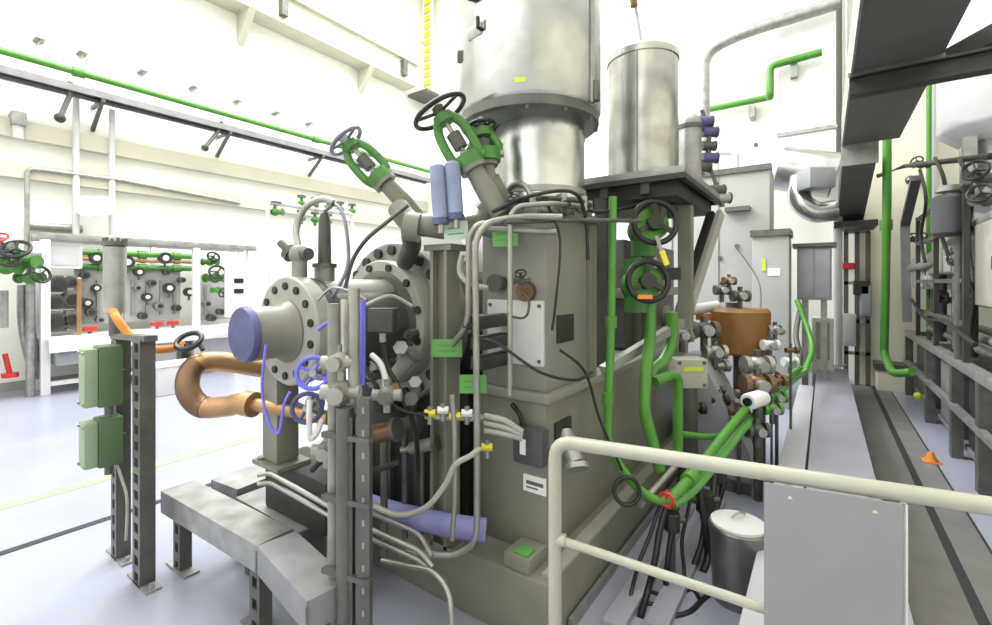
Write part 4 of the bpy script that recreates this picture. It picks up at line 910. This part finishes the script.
MB().box(a.x, b.x, 6.9, 7.45, 0, PY(770, 236, 6.9).z, .012).build('body', 'grey_cabinet', t)
MB().box(a.x-.02, b.x+.02, 6.86, 7.45, PY(770, 236, 6.9).z, PY(770, 232, 6.9).z+.03).build('top_plate', 'strut_steel', t)
c = PY(774, 272, 6.9); MB().box(c.x-.07, c.x+.07, 6.89, 6.9, c.z-.05, c.z+.05).build('label', 'label_white', t)
c = PY(764, 265, 6.9); MB().box(c.x-.02, c.x+.02, 6.885, 6.9, c.z-.08, c.z+.08).build('handle', 'label_yellow', t)
t = thing('slate_cabinet', (-.2, 7.6, 0), 'blue grey electrical cabinet with two doors near the white column', 'cabinet')
a, b = PY(797, 300, 7.3), PY(832, 300, 7.3); zt, zb = PY(815, 247, 7.3).z, PY(815, 300, 7.3).z
MB().box(a.x, b.x, 7.3, 7.7, zb, zt, .01).build('body', 'slate_cabinet', t)
mx = (a.x+b.x)/2
for x0, x1 in ((a.x+.02, mx-.01), (mx+.01, b.x-.02)): MB().box(x0, x1, 7.285, 7.3, zb+.03, zt-.03, .005).build('door', 'slate_cabinet', t)
MB().box(a.x-.05, b.x+.05, 7.25, 7.7, zt+.0, zt+.05).build('top_shelf', 'machine_dark', t)
MB().box(a.x+.05, a.x+.12, 7.4, 7.6, 0, zb).build('leg', 'galvanized', t)
MB().box(b.x-.12, b.x-.05, 7.4, 7.6, .35, zb).build('leg', 'galvanized', t)
t = thing('cream_box', (-.2, 8.2, 0), 'cream low cabinet beneath the slate electrical cabinet', 'cabinet')
a, b = PY(812, 300, 8.1), PY(834, 300, 8.1)
MB().box(a.x, b.x, 8.1, 8.5, 0, PY(820, 318, 8.1).z, .01).build('body', 'wall_cream', t); MB().box(a.x+.05, b.x-.05, 8.085, 8.1, .5, PY(820, 322, 8.1).z).build('door', 'rail_paint', t)
# green hoses near there
for i, (pts, lab) in enumerate((([P(797, 300, 5.8), P(808, 330, 5.6), P(812, 350, 5.4), P(805, 370, 5.2)], 'green hose hanging below the slate cabinet'), ([P(800, 310, 5.8), P(796, 335, 5.6), P(800, 355, 5.4), P(798, 368, 5.3)], 'dark hose hanging below the slate cabinet'))):
    pipe('hose', pts, .03, ('pipe_green', 'machine_dark')[i], lab, cat='hose', smooth=True)
# silver duct elbow and column duct
t = thing('silver_duct', P(805, 180, 6.5), 'silver lagged duct elbow near the dark overhead duct', 'duct')
MB().cyl(P(778, 168, 7.3), P(836, 176, 6.9), .34, seg=32, bev=.02).build('barrel', 'drum_steel', t)
MB().tube([P(800, 180, 6.9), P(800, 200, 6.8), P(815, 212, 6.7), P(836, 210, 6.6)], .15, 20, smooth=True).build('lower_elbow', 'drum_steel', t)
mb, mm = cam_box(P(823, 177, 6.4), .36, .28, .3); mb.build('motor_box', 'slate_cabinet', t)
t = thing('vent_shaft', (-.4, 9.2, 3.6), 'white boxed ventilation shaft rising at the far wall', 'shaft')
a, b = PY(778, 150, 9.0), PY(836, 150, 9.0)
MB().box(a.x, b.x, 9.0, 9.99, PY(800, 162, 9.0).z, 10.9).build('casing', 'ceiling_white', t)
MB().box(a.x-.02, b.x+.02, 8.97, 9.0, PY(800, 132, 9.0).z-.03, PY(800, 132, 9.0).z+.03).build('joint_flange', 'galvanized', t)
pipe('green_wall_pipe', [PY(706, 110, 9.85), PY(770, 97, 9.85), PY(770, 97, 8.85), PY(770, 66, 8.85), PY(822, 52, 8.85)], .06, 'pipe_green', 'green pipe stepping up along the far wall', fillet=.1)
pipe('lagged_pipe', [PY(704, 175, 8.8), PY(704, 52, 8.8), PY(742, 33, 8.8), PY(815, 10, 8.8), PY(840, 2, 8.8)], .10, 'galvanized', 'large pale lagged pipe arching over the far wall', fillet=.5, seg=16)
for px, py, lab in ((752, 112, 'small dark bracket under the far green pipe, left'), (794, 72, 'small dark bracket under the far green pipe, right')):
    c = PY(px, py, 9.8 if px < 780 else 8.95); pieces(MB().box(c.x-.05, c.x+.05, c.y-.07, 9.99 if px < 780 else 9.0, c.z-.1, c.z+.12), 'pipe_bracket', 'galvanized', lab, 'bracket')
pipe('drain_bend', [PY(716, 174, 7.9), PY(716, 152, 7.9), PY(736, 152, 7.9), PY(736, 174, 7.9)], .05, 'white_panel', 'pale curved pipe on top of the grey enclosure', fillet=.1)
pipe('enclosure_pipe', [PY(712, 176, 7.7), PY(772, 168, 7.7)], .05, 'strut_steel', 'dark pipe along the top of grey enclosure', fillet=0)

# white column standing on the low platform end
c = G(838, 366, .35); t = thing('white_column', (c.x, c.y, 0), 'slim white pipe column at the low platform far end', 'column')
MB().cyl((c.x, c.y, .35), (c.x, c.y, 2.6), .055).build('shaft', 'white_panel', t); MB().cyl((c.x, c.y, .35), (c.x, c.y, .38), .1).build('base_flange', 'white_panel', t)
struct(MB().box(PY(842, 0, 9.6).x, PY(856, 0, 9.6).x, 9.6, 9.99, 0, ZC), 'column', 'ceiling_white')
# stuff beyond, between white column and green pipe
for i, (px, py, w_, h_, m, lab) in enumerate(((849, 266, .16, .1, 'red_paint', 'red sign plate behind the white column'), (866, 300, .14, .5, 'slate_cabinet', 'narrow slate box beside the green standpipe'), (848, 330, .2, .5, 'white_panel', 'white cabinet low behind the white column'), (862, 288, .2, .22, 'beam_dark', 'dark motor behind the white column'))):
    c = PY(px, py, 9.0); t = thing('wall_box', c, lab, 'box')
    MB().box(c.x-w_/2, c.x+w_/2, 9.0, 9.3, c.z-h_/2, c.z+h_/2, .01).build('case', m, t)
    MB().box(c.x-w_*.4, c.x+w_*.4, 8.985, 9.0, c.z-h_*.42, c.z+h_*.42, .004).build('cover', m, t)
    MB().box(c.x-.02, c.x+.02, 9.3, 9.6, c.z-.02, c.z+.02).build('wall_arm', 'strut_steel', t)
t = thing('pipe_rack', (.25, 9.1, 0), 'dark pipe rack frame behind the white column', 'rack')
for px in (846, 857, 868):
    c = PY(px, 300, 9.15); MB().box(c.x-.03, c.x+.03, 9.12, 9.18, 0, 2.4).build('post', 'strut_steel', t)
for z in (.5, 1.0, 1.6, 2.4):
    a, b = PY(844, 300, 9.15), PY(870, 300, 9.15); MB().box(a.x, b.x, 9.12, 9.18, z-.025, z+.025).build('crossbar', 'galvanized', t)

# ------------------------------------------------------------------ overhead duct at right
def slab(x0, x1, y0, z0, y1, z1, th):
    return [(x0, y0, z0), (x1, y0, z0), (x1, y1, z1), (x0, y1, z1)], (0, 0, th)
t = thing('overhead_duct', (.4, 4, 3.2), 'wide dark overhead duct running toward the far wall', 'duct')
MB().box(.18, .68, -1.5, 6.72, 3.2, 3.55, .006).build('near_section', 'duct_dark', t)
MB().box(.165, .18, -1.5, 6.72, 3.19, 3.56).build('side_flange', 'galvanized', t)
MB().poly(*slab(.17, .48, 6.74, 2.97, 9.3, 2.45, .3)).build('far_section', 'duct_dark', t)
MB().box(.16, .5, 6.70, 6.74, 2.96, 3.22).build('joint_flange', 'galvanized', t)
MB().box(.12, .62, 8.4, 9.2, 2.42, 2.5).build('end_plate', 'beam_dark', t)
for y in (1.0, 6.2): MB().cyl((.2, y, 3.55), (.2, y, 10.99), .012, seg=8).build('hanger_rod', 'galvanized', t)
t = thing('cross_beam', (1.5, 4.5, 3.1), 'dark steel beam crossing under the overhead duct', 'beam')
MB().box(.16, 3.39, 4.44, 4.56, 3.04, 3.06).box(.16, 3.39, 4.44, 4.56, 3.17, 3.19).box(.16, 3.39, 4.49, 4.51, 3.06, 3.17).build('i_section', 'beam_dark', t)
MB().box(.15, .69, 4.42, 4.44, 3.17, 3.2).build('clip', 'strut_steel', t)
pieces(MB().bar((.75, 4.7, 3.25), (2.2, 4.1, 3.75), .12, .12), 'sway_brace', 'beam_dark', 'dark slanted brace above the crossing beam', 'brace')
# green standpipe
c = PX(887, 300, .62)
pipe('green_standpipe', [(.62, PX(887, 0, .62).y, 6.5), PX(887, 200, .62), PX(884, 355, .62), PX(893, 374, .66), PX(912, 372, .8)], .045, 'pipe_green', 'tall green standpipe before the yellow wall at right', fillet=.12, clamps=[(PX(886, 225, .62), (0, 0, 1))])
struct(MB().box(.45, 1.25, 9.3, 9.99, 0, ZC), 'wall_bay', 'wall_yellow')
c = G(893, 392); t = thing('beige_block', (c.x, c.y, 0), 'low beige block at the foot of the yellow wall', 'block')
MB().box(c.x-.18, c.x+.3, c.y, 9.28, 0, .30, .01).build('body', 'wall_yellow', t); MB().box(c.x-.2, c.x+.32, c.y-.02, 9.29, .30, .40).build('cap', 'machine_dark', t)

# ------------------------------------------------------------------ equipment skid on the right
t = thing('equipment_skid', (1.4, 6.5, 0), 'grey steel equipment skid frame along the right side', 'frame')
MB().box(.95, 1.03, 3.6, 8.9, .84, .92, .006).build('front_rail', 'galvanized', t)
MB().box(2.2, 2.28, 3.6, 8.9, .84, .92).build('rear_rail', 'strut_steel', t)
for y in (3.65, 5.0, 5.9, 7.2, 8.8):
    MB().box(.95, 1.03, y-.05, y+.05, 0, .84).build('leg', 'strut_steel', t)
    MB().box(1.03, 2.2, y-.03, y+.03, .85, .91).build('crossbar', 'strut_steel', t)
    MB().box(2.2, 2.28, y-.05, y+.05, 0, .84).build('rear_leg', 'strut_steel', t)
MB().box(1.05, 2.2, 3.7, 8.8, .08, .12).build('bottom_pan', 'tray_grey', t)
MB().box(.94, .99, 4.5, 8.9, .45, .50).build('mid_rail', 'galvanized', t)
c = G(931, 462); t = thing('floor_marker', c, 'small orange marker on floor at the skid leg', 'marker')
MB().lathe([(0, 0), (.05, 0), (.05, .02), (.03, .05), (.02, .09), (0, .09)], (c.x, c.y, 0), (0, 0, 1), 16).build('cone', 'orange_cap', t); MB().box(c.x-.06, c.x+.06, c.y-.06, c.y+.06, 0, .012).build('base', 'orange_cap', t)
c = PX(918, 396, .93); pieces(MB().ball(c, .045).cyl(c, c+V((.05, 0, 0)), .02), 'yellow_knob', 'label_yellow', 'yellow knob on the skid middle rail', 'knob')
t = thing('skid_backing', (2.5, 6.4, 0), 'grey sheet metal housing behind the right skid piping', 'housing')
MB().box(2.34, 2.7, 4.2, 8.9, 0, 2.5, .02).build('sheet', 'slate_cabinet', t)
for y in (5.0, 5.8, 6.6, 7.4): MB().box(2.32, 2.34, y, y+.03, .05, 2.4).build('seam_strip', 'strut_steel', t)
MB().box(2.30, 2.34, 5.2, 5.7, 1.2, 1.8, .01).build('hatch', 'galvanized', t)
t = thing('skid_tank', (1.5, 6, .12), 'dark tank lying inside the lower right skid frame', 'tank')
MB().cyl((1.55, 3.9, .46), (1.55, 8.6, .46), .30, seg=32, bev=.04).build('shell', 'machine_dark', t)
for y in (4.4, 6.2, 8.0): MB().box(1.25, 1.85, y-.05, y+.05, .12, .3).build('saddle', 'strut_steel', t)
# tall vessel
t = thing('right_vessel', (1.62, 7.0, .92), 'tall silver lagged vessel at the right edge', 'vessel')
MB().lathe([(0, 0), (.4, 0), (.58, .16), (.6, .2), (.6, 3.6), (0, 3.7)], (1.62, 7.0, 3.05), (0, 0, 1), 48).build('shell', 'white_panel', t)
MB().cyl((1.62, 7.0, 2.45), (1.62, 7.0, 3.1), .42).build('neck', 'drum_steel', t)
for dx, dy in ((-.4, -.3), (.4, -.3), (0, .45)): MB().box(1.62+dx-.05, 1.62+dx+.05, 7+dy-.05, 7+dy+.05, .92, 3.1).build('leg', 'galvanized', t)
t = thing('lagged_vessel', (1.5, 6.3, .92), 'grey lagged horizontal cylinder below the right vessel', 'vessel')
MB().cyl((1.25, 5.9, 2.25), (2.2, 6.26, 2.25), .30, seg=32, bev=.03).build('shell', 'slate_cabinet', t)
for x, y in ((1.45, 5.98), (2.0, 6.18)): MB().box(x-.05, x+.05, y-.2, y+.2, .92, 2.0).build('saddle', 'strut_steel', t)
t = thing('dark_motor', PX(950, 215, .92), 'dark slate motor on the right skid below the beam', 'motor')
c = PX(950, 214, .92)
MB().cyl(c-V((0, 0, .2)), c+V((0, 0, .17)), .13, seg=24, bev=.03).build('housing', 'dark_box', t); MB().cyl(c+V((0, 0, .2)), c+V((0, 0, .25)), .10).build('top_cap', 'galvanized', t)
MB().cyl((c.x+.06, c.y, .92), c-V((-.06, 0, .2)), .035).build('pedestal', 'strut_steel', t)
pipe('lagged_pipe', [PX(912, 268, .98), PX(935, 262, 1.06), PX(958, 238, 1.12), PX(978, 226, 1.1), PX(1000, 214, 1.1)], .055, 'galvanized', 'silver lagged pipe sloping up right across the skid', smooth=True)
pipe('conduit_bar', [PX(878, 176, .6), PX(905, 166, .9), PX(992, 156, 1.15), PX(1040, 152, 1.4)], .03, 'beam_dark', 'dark horizontal bar across the right equipment', fillet=0)
# hanging grey cable strip
t = thing('cable_strap', PX(908, 200, .95), 'grey flat cable duct hanging down behind the green standpipe', 'cable duct')
MB().bar(PX(916, 178, .95), PX(905, 225, .95), .10, .08).build('upper_run', 'dark_box', t); MB().bar(PX(905, 225, .95), PX(907, 322, .97), .10, .08).build('lower_run', 'tray_grey', t)
for i, (px, py, s, lab) in enumerate(((921, 165, .09, 'dark valve on the horizontal bar at right'), (913, 182, .07, 'dark valve just below the bar valve'), (916, 240, .08, 'dark valve beside the hanging cable duct'), (983, 178, .11, 'black wheeled valve at the right edge, upper'), (987, 200, .10, 'black wheeled valve at the right edge, lower'), (960, 262, .08, 'dark valve right of the grey motor box'), (945, 300, .09, 'dark valve low on the skid'), (968, 300, .08, 'grey valve low on the skid near the cream cabinet'), (925, 240, .08, 'pale valve between cable duct and lagged pipe'), (940, 318, .08, 'dark fitting just above the skid rail'))):
    small_valve(PX(px, py, 1.08), (-.4, -.7, .3), s, lab, body=('machine_dark', 'galvanized')[i in (7, 8)], grp='valves on the right skid')
for px0, px1, y0_, y1_, m, lab in ((914, 929, 257, 290, 'white_panel', 'white box on the skid beside the cable duct'), (929, 953, 250, 276, 'machine_light', 'beige motor box on the skid under the lagged pipe'), (977, 1000, 222, 312, 'rail_paint', 'cream cabinet on the skid cut by right edge')):
    X = 1.06; a, b = PX(px0, y0_, X), PX(px1, y1_, X); t = thing('skid_box', b, lab, 'box')
    lo, hi = min(a.y, b.y), max(a.y, b.y); zc = (a.z+b.z)/2; hz = abs(PX((px0+px1)/2, y0_, X).z-PX((px0+px1)/2, y1_, X).z)/2
    MB().box(X, X+.35, lo, hi, zc-hz, zc+hz, .015).build('case', m, t)
    MB().box(X-.02, X, lo+.02, hi-.02, zc-hz+.02, zc+hz-.02, .006).build('door', m, t)
    MB().box(X-.03, X-.02, lo+.05, lo+.08, zc-.05, zc+.05).build('handle', 'beam_dark', t)
    MB().box(X+.1, X+.2, (lo+hi)/2-.05, (lo+hi)/2+.05, .92, zc-hz).build('stand', 'strut_steel', t)
for i, (px, m, lab) in enumerate(((932, 'white_panel', 'white steel column rising behind the skid'), (929, 'pipe_green', 'thin green pipe rising beside the white skid column'))):
    c = PY(px, 200, 9.15 if i == 0 else 8.9)
    t = thing('standing_shaft', (c.x, c.y, 0), lab, 'column' if i == 0 else 'pipe')  # the white one is a steel column, the green one a pipe
    MB().cyl((c.x, c.y, 0), (c.x, c.y, 6), (.07, .03)[i], seg=16).build('shaft', m, t); MB().cyl((c.x, c.y, 0), (c.x, c.y, .03), .12).build('base_flange', m, t)
for i, (px, lab) in enumerate(((912, 'dark vertical pipe on skid beside the cable duct'), (942, 'dark vertical pipe on skid under the beige box'), (958, 'grey vertical pipe on skid middle'), (972, 'dark vertical pipe on skid before cream cabinet'))):
    c = PX(px, 300, 1.15); pipe('skid_pipe', [(c.x, c.y, .9), (c.x, c.y, 1.75)], .045, ('beam_dark', 'galvanized')[i == 2], lab, fillet=0, group='vertical pipes on the right skid')
for i, (x, lab) in enumerate(((1.2, 'pale pipe along the skid frame, nearest the walkway'), (1.4, 'pale pipe along the skid frame, middle of three'), (1.6, 'pale pipe along the skid frame, rearmost of three'))):
    pipe('skid_pipe', [(x, 3.8, .98+.02*i), (x, 8.6, .98+.02*i)], .05, ('galvanized', 'machine_light', 'strut_steel')[i], lab, fillet=0, group='long pipes along the right skid')

# ------------------------------------------------------------------ tower top piping
t = thing('ring_pipe', (DN.x, DN.y, 1.97), 'dark ring pipe looped around the drum neck base', 'pipe')
MB().torus(DN+V((0, 0, 2.015)), (0, 0, 1), .272, .014, 48, 10).build('ring', 'machine_dark', t)
for k in range(6):
    a = math.radians(-130+k*32); q = DN+V((.272*math.cos(a), .272*math.sin(a), 2.015))
    MB().cyl(q-V((0, 0, .045)), q+V((0, 0, .03)), .018, seg=10).build('nipple', 'pipe_steel', t)
for i, (pts, r, m, lab) in enumerate((
    ([P(492, 212, 2.1), P(530, 196, 2.08), P(572, 192, 2.15), P(585, 215, 2.25), P(588, 260, 2.3)], .009, 'black_rubber', 'black cable arching over the tower top to its corner'),
    ([P(548, 205, 2.1), P(560, 240, 2.12), P(556, 300, 2.14), P(552, 330, 2.16)], .006, 'black_rubber', 'thin black wire hanging down the tower right face'),
    ([P(462, 255, 2.15), P(460, 272, 2.15), P(470, 284, 2.12), P(488, 288, 2.1)], .014, 'machine_light', 'pale bent tube between column and tower'),
    ([P(575, 205, 2.3), P(600, 212, 2.45), P(640, 206, 2.7), P(676, 204, 2.9)], .010, 'black_rubber', 'black cable running from tower under the platform deck'),
    ([P(560, 350, 2.2), P(585, 372, 2.25), P(600, 420, 2.3), P(622, 470, 2.35)], .007, 'black_rubber', 'thin black cable trailing down the pedestal side'))):
    pipe('cable', pts, r, m, lab, cat='cable', smooth=True, seg=8)
for i, (px, py, tt, m, lab) in enumerate(((515, 206, 2.1, 'machine_dark', 'dark valve among tower top tubes, left'), (545, 209, 2.12, 'galvanized', 'steel valve among tower top tubes, middle'), (566, 212, 2.2, 'machine_dark', 'dark valve among tower top tubes, right'), (522, 281, 2.1, 'machine_dark', 'dark valve above the white tower plate'), (470, 330, 2.15, 'machine_dark', 'dark valve left of the tower white plate'))):
    small_valve(P(px, py, tt), (.2, -.6, .7), .035, lab, body=m, grp='small valves on the tower')
# dark terminal blocks at the tower's left edge
for i, py in enumerate((322, 343, 363)):
    c = P(481, py, 2.13); t = thing('terminal_block', c, ('black terminal block at tower left edge, top one', 'black terminal block at tower left edge, middle one', 'black terminal block at tower left edge, lowest one')[i], 'block', 'terminal blocks on the tower')
    MB().box(c.x-.04, c.x+.03, c.y-.03, 1.93, c.z-.03, c.z+.03, .004).build('case', 'near_black', t)
    MB().cyl(c-V((0, .045, 0)), c-V((0, .03, 0)), .012, seg=10).build('plug', 'galvanized', t)
# extra hoses in the gap between pedestal and low platform
more = [([P(690, 470, 2.6), P(690, 500, 2.55), P(682, 540, 2.45), P(684, 575, 2.4), G(676, 596, .02)], .010, 'thin black cable between the two hanging hose pairs'),
        ([P(722, 455, 3.0), P(724, 480, 2.95), P(716, 510, 2.9), P(712, 530, 2.85), G(708, 552, .02)], .018, 'black hose dropping behind the bucket, farthest one'),
        ([P(660, 505, 2.4), P(650, 535, 2.35), P(640, 560, 2.3), P(633, 585, 2.3), G(628, 610, .02)], .010, 'thin black cable along the plinth foot'),
        ([G(720, 590, .02), G(705, 598, .02), G(690, 612, .02), G(668, 618, .02)], .014, 'black cable lying on the drip tray by the bucket')]
for pts, r, lab in more: pipe('rubber_hose', pts, r, 'black_rubber', lab, cat='hose', smooth=True, group='black hoses in the gap')
for i, (px, py, tt, s_, lab) in enumerate(((705, 500, 2.7, .05, 'dark trap hanging by hoses left of the bucket'), (672, 520, 2.4, .04, 'dark trap under the red clip'), (716, 470, 2.9, .05, 'dark trap under the green pipe pair'))):
    c = P(px, py, tt); t = thing('drain_trap', c, lab, 'trap', 'drain traps in the gap')
    MB().cyl((c.x, c.y, .02), (c.x, c.y, c.z), .018, seg=10).build('leg', 'strut_steel', t); MB().cyl(c-V((0, 0, s_*1.4)), c+V((0, 0, s_)), s_, seg=16, bev=.006).build('body', 'near_black', t)
    MB().cyl(c-R_*s_*1.6, c+R_*s_*1.6, s_*.4, seg=10).build('port', 'machine_dark', t)
# crowded small fittings around the brown vessel
rng = random.Random(3)
for i in range(16):
    px, py = rng.uniform(690, 800), rng.uniform(348, 425)
    if px < 715 and py < 400: continue
    tt = 4.0-(py-350)*.008; c = P(px, py, tt); sz = rng.uniform(.03, .055)
    m = rng.choice(['galvanized', 'machine_dark', 'near_black', 'pipe_steel', 'copper_dark', 'machine_light'])
    t = thing('pipe_fitting', c, 'small pipe fitting crowded below the brown vessel near the green pipes', 'fitting', 'small fittings below the brown vessel')
    MB().cyl(c-R_*sz*1.2, c+R_*sz*1.2, sz*.6, seg=10).build('body', m, t)
    MB().cyl((c.x, c.y, .02), c+V((0, 0, sz*1.6)), sz*.28, seg=8).build('stem', 'strut_steel', t)
    MB().cyl(c+R_*sz*.8-F_*.01, c+R_*sz*1.5-F_*.01, sz*.85, seg=10).build('nut', m, t)
# skid: dark frame posts, lower cabinet and cables
t = thing('upright_rack', (1.0, 6.6, .92), 'dark upright pipe frame standing on the right skid rail', 'frame')
for px in (918, 936, 966):
    c = PX(px, 300, .99); MB().box(.97, 1.01, c.y-.03, c.y+.03, .92, 2.45).build('post', 'beam_dark', t)
ya, yb = PX(966, 300, .99).y, PX(918, 300, .99).y
for z in (1.25, 1.62, 2.1, 2.42): MB().box(.97, 1.01, ya, yb, z-.02, z+.02).build('crossbar', 'strut_steel', t)
for i, (ya, yb, lab) in enumerate(((5.1, 5.8, 'dark cabinet inside the lower skid frame, nearer one'), (6.1, 7.0, 'dark cabinet inside the lower skid frame, middle one'), (7.4, 8.6, 'dark cabinet inside the lower skid frame, farther one'))):
    t = thing('lower_cabinet', (1.15, ya, .12), lab, 'cabinet', 'cabinets in the lower skid frame')
    MB().box(1.06, 1.22, ya, yb, .12, .80, .01).build('case', 'dark_box', t)
    MB().box(1.045, 1.06, ya+.04, yb-.04, .16, .76, .005).build('door', ('near_black', 'tray_grey', 'dark_box')[i], t)
for i, (pts, lab) in enumerate((([PX(920, 170, .96), PX(926, 200, .96), PX(921, 235, .96), PX(925, 262, .97)], 'black cable looping beside the cable duct at right'),
                                ([PX(935, 158, 1.0), PX(945, 185, 1.0), PX(940, 225, 1.0), PX(948, 255, 1.0)], 'black cable hanging before the slate motor'),
                                ([PX(960, 160, 1.05), PX(972, 190, 1.05), PX(968, 240, 1.05), PX(975, 300, 1.05), PX(970, 335, 1.05)], 'black cable hanging left of the cream cabinet'),
                                ([PX(912, 300, .94), PX(925, 318, .94), PX(945, 322, .94), PX(975, 345, .94)], 'black cable sagging along the skid rail'))):
    pipe('cable', pts, .018, 'black_rubber', lab, cat='cable', smooth=True, seg=8)
# rack clutter at the left wall
for i, (px, py, r) in enumerate(((86, 275, .06), (92, 312, .07), (101, 320, .05), (144, 316, .06), (153, 283, .06), (160, 306, .07), (178, 308, .06), (183, 280, .05), (138, 288, .05), (168, 272, .05), (213, 318, .07), (208, 304, .06), (222, 312, .06))):
    c = PX(px, py, RX-.25); t = thing('panel_fitting', c, 'small dark fitting with knob mounted on the grey rack panels', 'fitting', 'fittings on the rack panels')
    MB().cyl(c-V((.16, 0, 0)), c, r, seg=12).build('body', ('machine_dark', 'strut_steel', 'tray_grey')[i % 3], t)
    MB().cyl(c, c+V((.05, 0, 0)), r*.5, seg=10).build('knob', 'near_black', t)
for i, (ya, yb) in enumerate(((2.6, 3.3), (3.5, 4.3))):
    t = thing('bench_unit', (RX-.2, ya, .12), ('grey cupboard under the rack bench, nearer one', 'grey cupboard under the rack bench, farther one')[i], 'cupboard')
    MB().box(RX-.5, RX-.1, ya, yb, .19, .6, .01).build('case', 'galvanized', t); MB().box(RX-.1, RX-.085, ya+.03, yb-.03, .22, .57).build('door', 'white_panel', t)

# clutter before the dark turbine casing
c = P(380, 321, 2.05); t = thing('terminal_box', c, 'black terminal box mounted in front of the large flange', 'box')
mb, mm = cam_box(c, .125, .11, .10, .006); mb.build('case', 'near_black', t)
MB().box(-.055, .055, -.006, 0, -.048, .048, .003, mm).build('lid', 'machine_dark', t)
MB().cyl(c+F_*.05-V((0, 0, .10)), c+F_*.05-V((0, 0, .05)), .016, seg=10).build('cable_gland', 'galvanized', t)
MB().bar(c+F_*.08, c+F_*.34, .03, .03).build('bracket', 'strut_steel', t)
for i, (pts, r, m, lab) in enumerate((
    ([P(384, 345, 2.1), P(388, 368, 2.1), P(402, 395, 2.1), P(415, 430, 2.15), P(418, 470, 2.2)], .012, 'black_rubber', 'black cable dropping from the black terminal box'),
    ([P(360, 352, 2.0), P(372, 380, 2.0), P(398, 408, 2.05), P(428, 415, 2.1)], .009, 'black_rubber', 'black cable sagging right toward the beige column'),
    ([P(352, 330, 1.95), P(358, 312, 1.95), P(372, 302, 2.0), P(392, 296, 2.1), P(412, 306, 2.15)], .008, 'machine_light', 'pale thin tube arching over the black terminal box'),
    ([P(318, 330, 2.0), P(330, 322, 2.0), P(340, 330, 1.98), P(345, 345, 1.95)], .008, 'blue_wire', 'short blue wire loop by the steel riser tube'),
    ([P(312, 470, 2.1), P(330, 455, 2.05), P(350, 462, 2.05), P(372, 470, 2.1), P(398, 462, 2.15)], .014, 'black_rubber', 'black hose lying low behind the foreground post'))):
    pipe('cable', pts, r, m, lab, cat='cable', smooth=True, seg=8)
for i, (px, py, tt, sz, m, lab) in enumerate(((402, 352, 2.15, .035, 'casting', 'grey clamp bolt on lower left of the dark casing'), (416, 385, 2.2, .03, 'machine_light', 'pale clamp bolt right of the black cable'), (395, 392, 2.1, .03, 'copper_dark', 'brown fitting beside the black cable'), (412, 402, 2.15, .035, 'machine_dark', 'dark fitting above the yellow fitting row'))):
    c = P(px, py, tt); t = thing('clamp_bolt', c, lab, 'bolt'); d = V((.5, -.6, .45)).normalized()
    MB().cyl(c-d*sz*2.4, c+d*sz, sz*.55, seg=12).build('shank', m, t); MB().cyl(c+d*sz, c+d*sz*1.7, sz, seg=6).build('head', m, t)
